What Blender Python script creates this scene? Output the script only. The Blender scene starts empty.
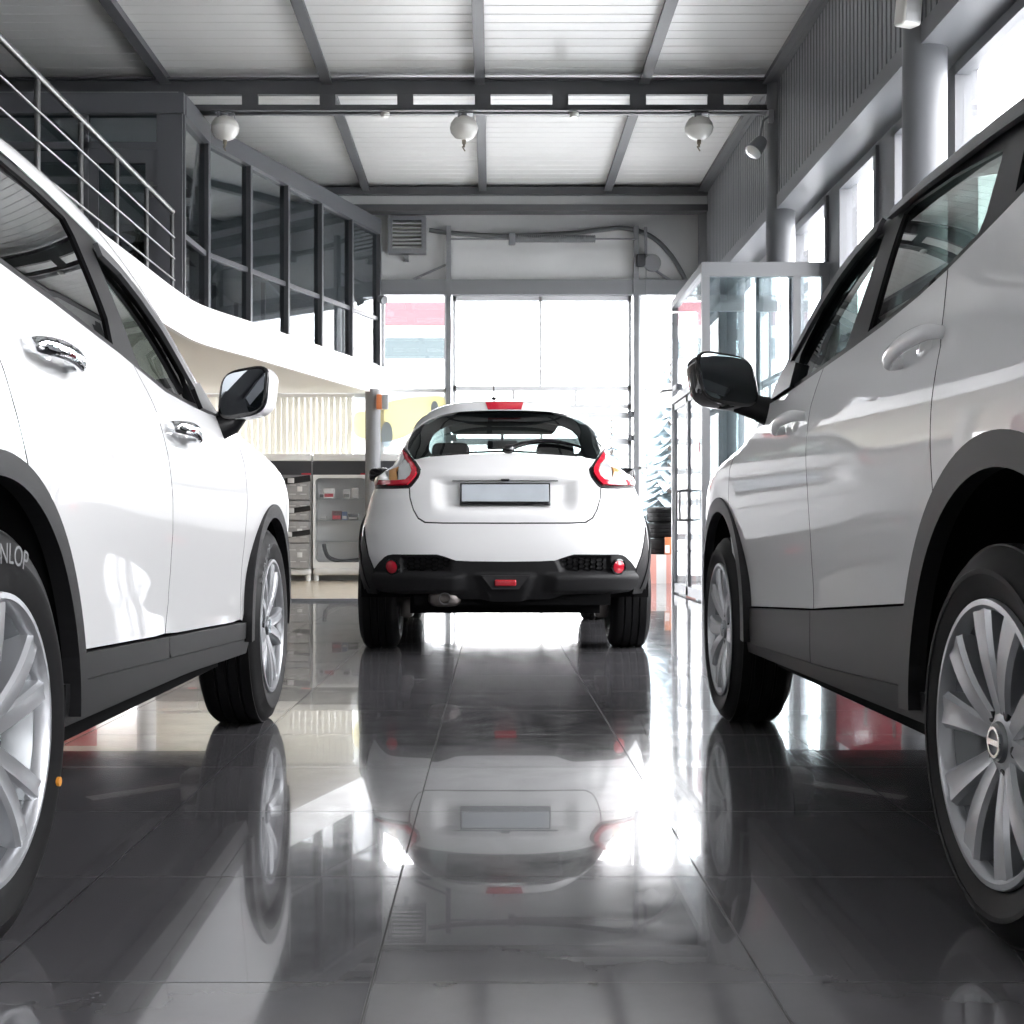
import bpy, bmesh, math, random
from mathutils import Vector, Matrix
from mathutils.geometry import delaunay_2d_cdt
random.seed(7)
SC_=bpy.context.scene; COL=SC_.collection
PI=math.pi; TAU=2*PI
def V(*a): return Vector(a)
# ------------------------------------------------------------------ materials
def nt(name):
    m=bpy.data.materials.new(name); m.use_nodes=True
    return m,m.node_tree.nodes,m.node_tree.links
def pm(name,col,rough=.5,metal=0.,coat=0.,spec=.5,noise=0.,nscale=20.,bump=0.,crough=.03,emit=None):
    m,n,l=nt(name); b=n['Principled BSDF']
    b.inputs['Base Color'].default_value=(*col,1); b.inputs['Roughness'].default_value=rough
    b.inputs['Metallic'].default_value=metal; b.inputs['Specular IOR Level'].default_value=spec
    b.inputs['Coat Weight'].default_value=coat; b.inputs['Coat Roughness'].default_value=crough
    if emit: b.inputs['Emission Color'].default_value=(*emit[0],1); b.inputs['Emission Strength'].default_value=emit[1]
    if noise or bump:
        t=n.new('ShaderNodeTexCoord'); x=n.new('ShaderNodeTexNoise'); x.inputs['Scale'].default_value=nscale; x.inputs['Detail'].default_value=4
        l.new(t.outputs['Object'],x.inputs['Vector'])
        if noise:
            r=n.new('ShaderNodeMapRange'); r.inputs['From Min'].default_value=.25; r.inputs['From Max'].default_value=.75
            r.inputs['To Min'].default_value=1-noise; r.inputs['To Max'].default_value=1+noise
            k=n.new('ShaderNodeVectorMath'); k.operation='SCALE'; k.inputs[0].default_value=col
            l.new(x.outputs['Fac'],r.inputs['Value']); l.new(r.outputs['Result'],k.inputs['Scale']); l.new(k.outputs['Vector'],b.inputs['Base Color'])
        if bump:
            u=n.new('ShaderNodeBump'); u.inputs['Strength'].default_value=bump; u.inputs['Distance'].default_value=.002
            l.new(x.outputs['Fac'],u.inputs['Height']); l.new(u.outputs['Normal'],b.inputs['Normal'])
    return m
def glass(name,tint,f0=.08,rough=0.0):
    m,n,l=nt(name); n.remove(n['Principled BSDF']); out=n['Material Output']
    lw=n.new('ShaderNodeLayerWeight'); lw.inputs['Blend'].default_value=.5
    p=n.new('ShaderNodeMath'); p.operation='POWER'; p.inputs[1].default_value=5
    r=n.new('ShaderNodeMapRange'); r.inputs['To Min'].default_value=f0; r.inputs['To Max'].default_value=1.
    l.new(lw.outputs['Facing'],p.inputs[0]); l.new(p.outputs[0],r.inputs['Value'])
    t=n.new('ShaderNodeBsdfTransparent'); t.inputs['Color'].default_value=(*tint,1)
    g=n.new('ShaderNodeBsdfGlossy'); g.inputs['Roughness'].default_value=rough; g.inputs['Color'].default_value=(1,1,1,1)
    x=n.new('ShaderNodeMixShader'); l.new(r.outputs['Result'],x.inputs['Fac']); l.new(t.outputs[0],x.inputs[1]); l.new(g.outputs[0],x.inputs[2])
    l.new(x.outputs[0],out.inputs['Surface'])
    return m
M={}
M['paint']=pm('white_car_paint',(.81,.812,.815),.38,0,1.,.5,crough=.015)
M['trim']=pm('black_plastic_trim',(.0115,.0115,.0125),.5,0,0,.26,bump=.25,nscale=900)
M['trimgrey']=pm('dark_grey_plastic',(.022,.022,.0235),.45,0,0,.3)
M['gloss']=pm('gloss_black',(.006,.006,.007),.08,0,.5,.5)
M['frameblk']=pm('satin_black_frame',(.007,.007,.008),.32,0,0,.3)
M['dark']=pm('matte_black_inner',(.006,.006,.0065),.9,0,0,.1)
M['rubber']=pm('tyre_rubber',(.009,.009,.0095),.55,0,0,.2,noise=.2,nscale=60)
M['rubtext']=pm('tyre_lettering_rubber',(.16,.165,.17),.5)
M['alloy']=pm('silver_alloy',(.50,.51,.53),.34,.75,.15)
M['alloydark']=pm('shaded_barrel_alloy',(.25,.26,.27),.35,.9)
M['chrome']=pm('chrome',(.80,.82,.84),.06,1.)
M['steel']=pm('brushed_steel',(.19,.19,.19),.34,1.)
M['disc']=pm('brake_iron',(.22,.20,.19),.4,.8)
M['glassdark']=glass('privacy_glass',(.035,.038,.040),.045)
M['glasscar']=glass('green_tint_glass',(.60,.68,.66),.07)
M['glassrear']=glass('rear_tint_glass',(.40,.47,.47),.08)
M['glasscarB']=glass('grey_tint_glass',(.16,.20,.19),.08)
M['pane']=glass('clear_pane',(.97,.97,.975),.08)
M['paneteal']=glass('teal_pane',(.88,.93,.94),.13)
M['panegrey']=glass('office_pane',(.62,.66,.68),.13)
M['mirror']=pm('mirror_glass',(.50,.54,.58),.02,1.)
M['seat']=pm('seat_fabric',(.028,.029,.032),.85,0,0,.2)
M['red']=pm('red_lens',(.50,.012,.03),.12,0,1.)
M['redlit']=pm('deep_red_lens',(.42,.02,.03),.15,0,1.)
M['clearlens']=pm('silver_lens',(.72,.73,.74),.12,.3,1.)
M['amber']=pm('amber_lens',(.75,.40,.16),.15,0,1.)
M['plate']=pm('number_plate',(.46,.50,.54),.3,0,.3,noise=.06,nscale=9)
M['orangedot']=pm('orange_paint',(.75,.30,.03),.5)
M['greyframe']=pm('grey_steel_frame',(.22,.226,.236),.40,0,0,.5)
M['paleframe']=pm('pale_door_aluminium',(.78,.79,.80),.5)  # lightened so the window flare is in the frame colour
M['visor']=pm('smoked_visor',(.070,.071,.075),.35,0,0,.4)
M['wallgrey']=pm('grey_window_wall',(.15,.155,.165),.42)
M['darkframe']=pm('dark_grey_aluminium',(.105,.109,.118),.4,0,0,.5)
M['beam']=pm('painted_grey_beam',(.085,.087,.092),.45,0,0,.45,noise=.08,nscale=3)
M['corr']=pm('grey_profiled_sheet',(.175,.18,.19),.38,0,0,.5)
M['ceil']=pm('galvanised_roof_sheet',(.72,.72,.70),.33,.0,0,.5,noise=.07,nscale=.7)
M['white']=pm('white_wall_paint',(.80,.80,.79),.7,noise=.03,nscale=2)
M['offwhite']=pm('pale_grey_plaster',(.66,.665,.66),.75,noise=.07,nscale=1.6)
M['cream']=pm('cream_soffit',(.80,.785,.74),.7)
M['fascia']=pm('white_gloss_fascia',(.88,.88,.87),.35)
M['darkwall']=pm('grey_office_wall',(.20,.205,.21),.8)
M['beige']=pm('beige_laminate',(.62,.54,.42),.25,0,.3,noise=.08,nscale=8)
M['counter']=pm('white_counter',(.82,.82,.80),.35)
M['charcoal']=pm('charcoal_panel',(.045,.047,.052),.45)
M['slat']=pm('grey_carton',(.30,.295,.29),.7,noise=.12,nscale=14)
M['black']=pm('black_strap',(.008,.008,.009),.5)
M['bucklegrey']=pm('grey_buckle',(.55,.55,.55),.4)
M['redpaint']=pm('red_paint',(.55,.03,.05),.4)
M['bluepaint']=pm('blue_print',(.10,.16,.32),.5)
M['orange']=pm('orange_plastic',(.60,.19,.07),.4)
M['ext_white']=pm('white_enamel',(.78,.77,.72),.3,0,.3)
M['brass']=pm('brass_nozzle',(.25,.22,.17),.4,.8)
M['sounder']=pm('grey_plastic',(.36,.37,.38),.5)
M['outground']=pm('pale_concrete',(.62,.63,.64),.9,noise=.08,nscale=.6)
M['outwall']=pm('white_cladding',(.85,.86,.87),.8)
M['outred']=pm('red_cladding',(.115,.044,.052),.8)
M['outteal']=pm('pale_teal_glass',(.036,.052,.056),.7)
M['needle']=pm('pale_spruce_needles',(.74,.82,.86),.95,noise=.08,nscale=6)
M['bark']=pm('tree_bark',(.20,.17,.15),.9)
M['film']=pm('white_window_film',(.83,.85,.85),.7)
M['yellow']=pm('yellow_print',(.86,.66,.20),.7)
M['palegrey']=pm('pale_grey_print',(.60,.65,.68),.7)
M['leaf']=pm('plant_leaf',(.025,.055,.03),.6)
M['pot']=pm('pot_clay',(.30,.22,.18),.7)
M['duct']=pm('dark_conduit',(.16,.165,.17),.5)
M['poster_red']=pm('red_banner_vinyl',(.55,.025,.05),.7)
M['poster_dark']=pm('dark_maroon_print',(.10,.022,.03),.4)
M['poster_text']=pm('cream_print',(.85,.80,.70),.5)
M['barrier_w']=pm('white_barrier_paint',(.80,.79,.77),.5)
M['barrier_r']=pm('faded_red_barrier_paint',(.80,.38,.32),.5)
M['blind']=None
def blind_mat():
    m,n,l=nt('cream_blind_fabric'); out=n['Material Output']; n.remove(n['Principled BSDF'])
    d=n.new('ShaderNodeBsdfDiffuse'); d.inputs['Color'].default_value=(.74,.73,.68,1)
    t=n.new('ShaderNodeBsdfTranslucent'); t.inputs['Color'].default_value=(.62,.60,.54,1)
    x=n.new('ShaderNodeMixShader'); x.inputs['Fac'].default_value=.36
    l.new(d.outputs[0],x.inputs[1]); l.new(t.outputs[0],x.inputs[2]); l.new(x.outputs[0],out.inputs['Surface'])
    return m
M['blind']=blind_mat()
def film_mat(name,col):
    m,n,l=nt(name); out=n['Material Output']; n.remove(n['Principled BSDF'])
    d=n.new('ShaderNodeBsdfDiffuse'); d.inputs['Color'].default_value=(*col,1)
    t=n.new('ShaderNodeBsdfTranslucent'); t.inputs['Color'].default_value=(*col,1)
    x=n.new('ShaderNodeMixShader'); x.inputs['Fac'].default_value=.6
    l.new(d.outputs[0],x.inputs[1]); l.new(t.outputs[0],x.inputs[2]); l.new(x.outputs[0],out.inputs['Surface'])
    return m
M['film']=film_mat('white_window_film',(.86,.88,.88))
M['yellow']=film_mat('yellow_print_film',(.93,.87,.62))
M['palegrey']=film_mat('pale_blue_print_film',(.66,.72,.75))
M['needle']=film_mat('hazed_spruce_needles',(.80,.87,.90))  # haze and glare painted in: needles whitened and translucent
M['pink']=film_mat('pink_print_film',(.86,.45,.50))
TILE=.6135; TX0=-.187; TY0=2.0
def floor_mat():
    m,n,l=nt('polished_dark_tiles'); b=n['Principled BSDF']
    t=n.new('ShaderNodeTexCoord'); sp=n.new('ShaderNodeSeparateXYZ'); l.new(t.outputs['Object'],sp.inputs[0])
    def mth(op,a,bv=None,c=None):
        k=n.new('ShaderNodeMath'); k.operation=op
        for i,v in enumerate((a,bv,c)):
            if v is None: continue
            if isinstance(v,(int,float)): k.inputs[i].default_value=v
            else: l.new(v,k.inputs[i])
        return k.outputs[0]
    cells=[];dist=[]
    for ax,o in (('X',TX0),('Y',TY0)):
        q=mth('DIVIDE',mth('SUBTRACT',sp.outputs[ax],o),TILE)
        fl=mth('FLOOR',q); cells.append(fl); fr=mth('SUBTRACT',q,fl)
        dist.append(mth('MINIMUM',fr,mth('SUBTRACT',1.,fr)))
    d=mth('MULTIPLY',mth('MINIMUM',dist[0],dist[1]),TILE)
    joint=n.new('ShaderNodeMapRange'); joint.inputs['From Min'].default_value=.0012; joint.inputs['From Max'].default_value=.0028
    l.new(d,joint.inputs['Value'])          # 0 in the joint, 1 on the tile
    cv=n.new('ShaderNodeCombineXYZ'); l.new(cells[0],cv.inputs[0]); l.new(cells[1],cv.inputs[1])
    wn=n.new('ShaderNodeTexWhiteNoise'); wn.noise_dimensions='3D'; l.new(cv.outputs[0],wn.inputs['Vector'])
    ns=n.new('ShaderNodeTexNoise'); ns.inputs['Scale'].default_value=2.2; ns.inputs['Detail'].default_value=6; ns.inputs['Roughness'].default_value=.65
    l.new(t.outputs['Object'],ns.inputs['Vector'])
    ns2=n.new('ShaderNodeTexNoise'); ns2.inputs['Scale'].default_value=9; ns2.inputs['Detail'].default_value=5
    l.new(t.outputs['Object'],ns2.inputs['Vector'])
    val=mth('ADD',mth('MULTIPLY',ns.outputs['Fac'],.07),mth('MULTIPLY',wn.outputs['Value'],.012))
    val=mth('ADD',val,.078)
    mul=n.new('ShaderNodeMix'); mul.data_type='RGBA'
    mul.inputs[6].default_value=(.022,.022,.022,1)
    cb=n.new('ShaderNodeCombineColor'); l.new(mth('MULTIPLY',val,1.0),cb.inputs[0]); l.new(mth('MULTIPLY',val,.98),cb.inputs[1]); l.new(mth('MULTIPLY',val,1.05),cb.inputs[2])
    l.new(joint.outputs['Result'],mul.inputs[0]); l.new(cb.outputs[0],mul.inputs[7]); l.new(mul.outputs[2],b.inputs['Base Color'])
    rg=n.new('ShaderNodeMapRange'); rg.inputs['From Min'].default_value=.3; rg.inputs['From Max'].default_value=.7; rg.inputs['To Min'].default_value=.08; rg.inputs['To Max'].default_value=.15
    l.new(ns2.outputs['Fac'],rg.inputs['Value'])
    rj=n.new('ShaderNodeMix'); rj.data_type='FLOAT'; rj.inputs[2].default_value=.6
    l.new(joint.outputs['Result'],rj.inputs[0]); l.new(rg.outputs['Result'],rj.inputs[3]); l.new(rj.outputs[0],b.inputs['Roughness'])
    b.inputs['Specular IOR Level'].default_value=.55
    b.inputs['Coat Weight'].default_value=.45; b.inputs['Coat Roughness'].default_value=.006
    # every tile is laid with its own slight tilt
    off=n.new('ShaderNodeVectorMath'); off.operation='SUBTRACT'; l.new(wn.outputs['Color'],off.inputs[0]); off.inputs[1].default_value=(.5,.5,.5)
    sc=n.new('ShaderNodeVectorMath'); sc.operation='MULTIPLY'; l.new(off.outputs[0],sc.inputs[0]); sc.inputs[1].default_value=(.0045,.0045,0)
    geo=n.new('ShaderNodeNewGeometry'); ad=n.new('ShaderNodeVectorMath'); ad.operation='ADD'
    l.new(geo.outputs['Normal'],ad.inputs[0]); l.new(sc.outputs[0],ad.inputs[1])
    nr=n.new('ShaderNodeVectorMath'); nr.operation='NORMALIZE'; l.new(ad.outputs[0],nr.inputs[0])
    l.new(nr.outputs[0],b.inputs['Normal']); l.new(nr.outputs[0],b.inputs['Coat Normal'])
    return m
M['floor']=floor_mat()
# ------------------------------------------------------------------ objects
def link(o,parent=None):
    COL.objects.link(o)
    if parent is not None: o.parent=parent
    return o
def tag(o,label,cat,group=None):
    o['label']=label; o['category']=cat
    if group: o['group']=group
    return o
def thing(name,label,cat,loc=(0,0,0),rz=0,group=None):
    o=bpy.data.objects.new(name,None); link(o); o.location=loc; o.rotation_euler=(0,0,rz); o.empty_display_size=.1
    return tag(o,label,cat,group)
def empty(name,parent,loc=(0,0,0)):
    o=bpy.data.objects.new(name,None); link(o,parent); o.location=loc; o.empty_display_size=.1
    return o
def struct(o): o['kind']='structure'; return o
class MB:
    def __init__(s): s.v=[]; s.f=[]
    def add(s,vs,fs,mat=None):
        k=len(s.v)
        for p in vs:
            p=Vector(p); s.v.append(mat@p if mat is not None else p)
        for f in fs: s.f.append(tuple(i+k for i in f))
        return s
    def box(s,x0,x1,y0,y1,z0,z1,mat=None):
        vs=[(x0,y0,z0),(x1,y0,z0),(x1,y1,z0),(x0,y1,z0),(x0,y0,z1),(x1,y0,z1),(x1,y1,z1),(x0,y1,z1)]
        return s.add(vs,[(0,3,2,1),(4,5,6,7),(0,1,5,4),(1,2,6,5),(2,3,7,6),(3,0,4,7)],mat)
    def rbox(s,c,d,r,seg=2,mat=None):
        bm=bmesh.new(); bmesh.ops.create_cube(bm,size=1)
        for v in bm.verts: v.co=Vector((v.co.x*d[0]+c[0],v.co.y*d[1]+c[1],v.co.z*d[2]+c[2]))
        bmesh.ops.bevel(bm,geom=list(bm.edges),offset=min(r,min(d)*.49),segments=seg,profile=.5,affect='EDGES',clamp_overlap=True)
        bm.verts.index_update()
        s.add([v.co.copy() for v in bm.verts],[tuple(v.index for v in f.verts) for f in bm.faces],mat); bm.free(); return s
    def bar(s,a,b,w,h,up=(0,0,1)):
        a=Vector(a);b=Vector(b);d=(b-a);L=d.length;d.normalize();u=Vector(up)
        if abs(d.dot(u))>.99: u=Vector((0,1,0))
        x=d.cross(u).normalized(); u=x.cross(d)
        m=Matrix(((x.x,d.x,u.x,a.x),(x.y,d.y,u.y,a.y),(x.z,d.z,u.z,a.z),(0,0,0,1)))
        return s.box(-w/2,w/2,0,L,-h/2,h/2,m)
    def tube(s,pts,r,seg=10,closed=False,cap=True,ry=None):
        pts=[Vector(p) for p in pts]; n=len(pts); k0=len(s.v); prev=None
        for i,p in enumerate(pts):
            a=pts[i-1] if (i>0 or closed) else p; b=pts[(i+1)%n] if (i<n-1 or closed) else p
            d=(b-a).normalized()
            if prev is None:
                u=Vector((0,0,1)) if abs(d.z)<.9 else Vector((0,1,0))
                x=d.cross(u).normalized()
            else: x=(prev-d*prev.dot(d)).normalized()
            prev=x; y=d.cross(x)
            rr=r[i] if isinstance(r,(list,tuple)) else r
            r2=rr if ry is None else (ry[i] if isinstance(ry,(list,tuple)) else ry)
            for j in range(seg):
                t=TAU*j/seg; s.v.append(p+x*(rr*math.cos(t))+y*(r2*math.sin(t)))
        m=n if closed else n-1
        for i in range(m):
            for j in range(seg):
                a=k0+i*seg+j; b=k0+i*seg+(j+1)%seg; c=k0+((i+1)%n)*seg+(j+1)%seg; d=k0+((i+1)%n)*seg+j
                s.f.append((a,b,c,d))
        if cap and not closed:
            s.f.append(tuple(k0+j for j in range(seg))[::-1]); s.f.append(tuple(k0+(n-1)*seg+j for j in range(seg)))
        return s
    def lathe(s,prof,seg=32,mat=None,closed=False):   # prof: (radius, height along local z)
        k=[]; vs=[];fs=[]
        n=len(prof)
        for (r,h) in prof:
            for j in range(seg):
                t=TAU*j/seg; vs.append((r*math.cos(t),r*math.sin(t),h))
        for i in range(n if closed else n-1):
            i2=(i+1)%n
            for j in range(seg):
                fs.append((i*seg+j,i*seg+(j+1)%seg,i2*seg+(j+1)%seg,i2*seg+j))
        if not closed:
            if prof[0][0]>1e-4: fs.append(tuple(range(seg))[::-1])
            if prof[-1][0]>1e-4: fs.append(tuple((n-1)*seg+j for j in range(seg)))
        return s.add(vs,fs,mat)
    def prism(s,poly,z0,z1,mat=None):     # poly in local xy
        n=len(poly); vs=[(p[0],p[1],z0) for p in poly]+[(p[0],p[1],z1) for p in poly]
        fs=[tuple(range(n))[::-1],tuple(range(n,2*n))]+[(i,(i+1)%n,n+(i+1)%n,n+i) for i in range(n)]
        return s.add(vs,fs,mat)
    def ell(s,c,r,seg=24,rings=14,e=1.0,mat=None):      # superellipsoid when e<1
        def pw(x): return math.copysign(abs(x)**e,x)
        vs=[];fs=[]
        for i in range(rings+1):
            p=-PI/2+PI*i/rings
            for j in range(seg):
                t=TAU*j/seg
                vs.append((c[0]+r[0]*pw(math.cos(p))*pw(math.cos(t)),c[1]+r[1]*pw(math.cos(p))*pw(math.sin(t)),c[2]+r[2]*pw(math.sin(p))))
        for i in range(rings):
            for j in range(seg): fs.append((i*seg+j,i*seg+(j+1)%seg,(i+1)*seg+(j+1)%seg,(i+1)*seg+j))
        return s.add(vs,fs,mat)
    def grid(s,rows,flip=False):
        n=len(rows[0]); k0=len(s.v)
        for r in rows: s.v.extend(Vector(p) for p in r)
        for i in range(len(rows)-1):
            for j in range(n-1):
                q=(k0+i*n+j,k0+i*n+j+1,k0+(i+1)*n+j+1,k0+(i+1)*n+j)
                s.f.append(q[::-1] if flip else q)
        return s
    def build(s,name,m,parent=None,angle=40,fix=True):
        me=bpy.data.meshes.new(name); me.from_pydata([tuple(v) for v in s.v],[],s.f); me.update()
        bm=bmesh.new(); bm.from_mesh(me)
        if fix:
            bmesh.ops.remove_doubles(bm,verts=bm.verts,dist=1e-5)
            bmesh.ops.recalc_face_normals(bm,faces=bm.faces)
        bm.to_mesh(me); bm.free()
        me.materials.append(M[m] if isinstance(m,str) else m)
        me.shade_smooth()
        if angle<180: me.set_sharp_from_angle(angle=math.radians(angle))
        o=bpy.data.objects.new(name,me); link(o,parent); return o
def frame_to(axis_z,loc):   # matrix whose local z is axis_z
    z=Vector(axis_z).normalized(); u=Vector((0,0,1)) if abs(z.z)<.9 else Vector((0,1,0))
    x=u.cross(z).normalized(); y=z.cross(x)
    return Matrix(((x.x,y.x,z.x,loc[0]),(x.y,y.y,z.y,loc[1]),(x.z,y.z,z.z,loc[2]),(0,0,0,1)))
def cyl(mb,a,b,r,seg=20,r2=None):
    a=Vector(a);b=Vector(b); return mb.lathe([(r,0),(r if r2 is None else r2,(b-a).length)],seg,frame_to(b-a,a))
def text_mesh(txt,size):
    c=bpy.data.curves.new('lettering','FONT'); c.body=txt; c.size=size; c.extrude=0; c.align_x='CENTER'
    o=bpy.data.objects.new('lettering',c); COL.objects.link(o)
    dg=bpy.context.evaluated_depsgraph_get(); me=o.evaluated_get(dg).to_mesh()
    vs=[v.co.copy() for v in me.vertices]; fs=[tuple(p.vertices) for p in me.polygons]
    o.evaluated_get(dg).to_mesh_clear(); bpy.data.objects.remove(o); bpy.data.curves.remove(c)
    return vs,fs
# ------------------------------------------------------------------ curved body panels
def inside(p,poly):
    x,y=p; r=False; n=len(poly); j=n-1
    for i in range(n):
        xi,yi=poly[i]; xj,yj=poly[j]
        if (yi>y)!=(yj>y) and x<(xj-xi)*(y-yi)/(yj-yi)+xi: r=not r
        j=i
    return r
def area(poly): return sum(poly[i-1][0]*poly[i][1]-poly[i][0]*poly[i-1][1] for i in range(len(poly)))/2
def inset_poly(poly,d):
    if area(poly)<0: poly=poly[::-1]
    n=len(poly); out=[]
    for i in range(n):
        a=Vector(poly[i-1]);b=Vector(poly[i]);c=Vector(poly[(i+1)%n])
        e1=(b-a);e2=(c-b)
        if e1.length<1e-7 or e2.length<1e-7: out.append(tuple(b)); continue
        e1.normalize();e2.normalize()
        n1=Vector((-e1.y,e1.x)); n2=Vector((-e2.y,e2.x)); k=n1+n2
        k=k/max(.5,1+n1.dot(n2)) if k.length>1e-6 else n1
        out.append(tuple(b+k*d))
    return out
def resample(poly,step):
    out=[];n=len(poly)
    for i in range(n):
        a=Vector(poly[i]);b=Vector(poly[(i+1)%n]); k=max(1,math.ceil((b-a).length/step))
        for j in range(k): out.append(tuple(a.lerp(b,j/k)))
    return out
def smooth_poly(pts,closed=False,n=6):    # Catmull-Rom through the points
    out=[];m=len(pts)
    for i in range(m if closed else m-1):
        def g(k): return Vector(pts[k%m]) if closed else Vector(pts[max(0,min(m-1,k))])
        p0,p1,p2,p3=g(i-1),g(i),g(i+1),g(i+2)
        for j in range(n):
            t=j/n
            out.append(tuple(.5*((2*p1)+(p2-p0)*t+(2*p0-5*p1+4*p2-p3)*t*t+(3*p1-p0-3*p2+p3)*t**3)))
    if not closed: out.append(tuple(pts[-1]))
    return out
def segdist(p,poly):
    px,py=p; best=9
    for i in range(len(poly)):
        ax,ay=poly[i-1];bx,by=poly[i]; dx=bx-ax;dy=by-ay; L=dx*dx+dy*dy
        t=0 if L<1e-12 else max(0,min(1,((px-ax)*dx+(py-ay)*dy)/L))
        d=(ax+t*dx-px)**2+(ay+t*dy-py)**2
        if d<best: best=d
    return math.sqrt(best)
def panel(name,poly,fn,m,parent=None,holes=(),step=.035,gap=.0022,depth=.016,mirror=False,rev=False,bstep=None,edge='dark'):
    """fn(a,b)->(point, outward normal). Makes one curved panel with turned-in edges."""
    if area(poly)<0: poly=poly[::-1]
    outer=resample(inset_poly(poly,gap),bstep or step*.8)
    hs=[]
    for h in holes:
        if area(h)<0: h=h[::-1]
        hs.append(resample(inset_poly(h,-gap*.3),bstep or step*.8)[::-1])
    loops=[outer]+hs; co=[];ed=[];
    for lp in loops:
        k=len(co); co+=lp; ed+=[(k+i,k+(i+1)%len(lp)) for i in range(len(lp))]
    a0=min(p[0] for p in outer);a1=max(p[0] for p in outer);b0=min(p[1] for p in outer);b1=max(p[1] for p in outer)
    r=0; b=b0+step*.5
    while b<b1:
        a=a0+(step*.5 if r%2 else 0)+step*.25
        while a<a1:
            if inside((a,b),outer) and all(not inside((a,b),h) for h in hs) and min(segdist((a,b),lp) for lp in loops)>step*.42: co.append((a,b))
            a+=step
        b+=step*.87; r+=1
    vs,es,fs,_,_,_=delaunay_2d_cdt([Vector(c) for c in co],ed,[],0,1e-6)
    tri=[]
    for f in fs:
        c=sum((vs[i] for i in f),Vector((0,0)))/len(f)
        if inside(c,outer) and all(not inside(c,h) for h in hs):
            f=list(f)
            if area([tuple(vs[i]) for i in f])<0: f=f[::-1]
            tri.append(f)
    P=[];N=[]
    for q in vs:
        p,nn=fn(q.x,q.y); P.append(Vector(p)); N.append(Vector(nn).normalized())
    cnt={}
    for f in tri:
        for i in range(len(f)):
            e=(f[i],f[(i+1)%len(f)]); cnt[e]=1
    F=[list(f) for f in tri]; nface=len(F)
    if depth>0:
        bd=[e for e in cnt if (e[1],e[0]) not in cnt]
        for (i,j) in bd:
            k=len(P); t=(P[j]-P[i]); nn=t.cross(N[i]); 
            nn=nn.normalized() if nn.length>1e-9 else N[i]
            P+= [P[i],P[j],P[j]-N[j]*depth,P[i]-N[i]*depth]; N+=[nn]*4
            F.append([k+1,k,k+3,k+2])
    if mirror:
        for v in P: v.x=-v.x
        for v in N: v.x=-v.x
        F=[f[::-1] for f in F]
    me=bpy.data.meshes.new(name); me.from_pydata([tuple(p) for p in P],[],F); me.update()
    me.materials.append(M[m] if isinstance(m,str) else m)
    if m=='paint' and edge and len(F)>nface:
        me.materials.append(M[edge])  # turned-in edges blackened to paint shade into the panel seams
        for i in range(nface,len(F)): me.polygons[i].material_index=1
    me.shade_smooth()
    me.normals_split_custom_set_from_vertices([tuple(q) for q in N])
    o=bpy.data.objects.new(name,me); link(o,parent); return o
# ------------------------------------------------------------------ body surfaces
def spl(pts):
    X=[p[0] for p in pts]; Y=[p[1] for p in pts]; n=len(X)
    h=[X[i+1]-X[i] for i in range(n-1)]
    a=[0]*n; b=[1]*n; c=[0]*n; d=[0]*n
    for i in range(1,n-1):
        a[i]=h[i-1]; b[i]=2*(h[i-1]+h[i]); c[i]=h[i]
        d[i]=6*((Y[i+1]-Y[i])/h[i]-(Y[i]-Y[i-1])/h[i-1])
    for i in range(1,n):
        m=a[i]/b[i-1]; b[i]-=m*c[i-1]; d[i]-=m*d[i-1]
    M=[0]*n
    M[n-1]=d[n-1]/b[n-1]
    for i in range(n-2,-1,-1): M[i]=(d[i]-c[i]*M[i+1])/b[i]
    def f(x):
        if x<=X[0]:
            s=(Y[1]-Y[0])/h[0]-h[0]*(2*M[0]+M[1])/6; return Y[0]+s*(x-X[0])
        if x>=X[-1]:
            s=(Y[-1]-Y[-2])/h[-1]+h[-1]*(M[-2]+2*M[-1])/6; return Y[-1]+s*(x-X[-1])
        lo,hi=0,n-1
        while hi-lo>1:
            m=(lo+hi)//2
            if X[m]<=x: lo=m
            else: hi=m
        t=x-X[lo]; u=X[lo+1]-x; k=h[lo]
        return (M[lo]*u**3+M[lo+1]*t**3)/(6*k)+(Y[lo]/k-M[lo]*k/6)*u+(Y[lo+1]/k-M[lo+1]*k/6)*t
    return f
def pch(pts):
    X=[p[0] for p in pts]; Y=[p[1] for p in pts]; n=len(X)
    h=[X[i+1]-X[i] for i in range(n-1)]; m=[(Y[i+1]-Y[i])/h[i] for i in range(n-1)]
    d=[m[0]]+[0 if m[i-1]*m[i]<=0 else 3*(h[i-1]+h[i])/((2*h[i]+h[i-1])/m[i-1]+(h[i]+2*h[i-1])/m[i]) for i in range(1,n-1)]+[m[-1]]
    def f(x):
        if x<=X[0]: return Y[0]+d[0]*(x-X[0])
        if x>=X[-1]: return Y[-1]+d[-1]*(x-X[-1])
        i=0
        while X[i+1]<x: i+=1
        t=(x-X[i])/h[i]
        return (1+2*t)*(1-t)**2*Y[i]+t*(1-t)**2*h[i]*d[i]+t*t*(3-2*t)*Y[i+1]+t*t*(t-1)*h[i]*d[i+1]
    return f
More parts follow.
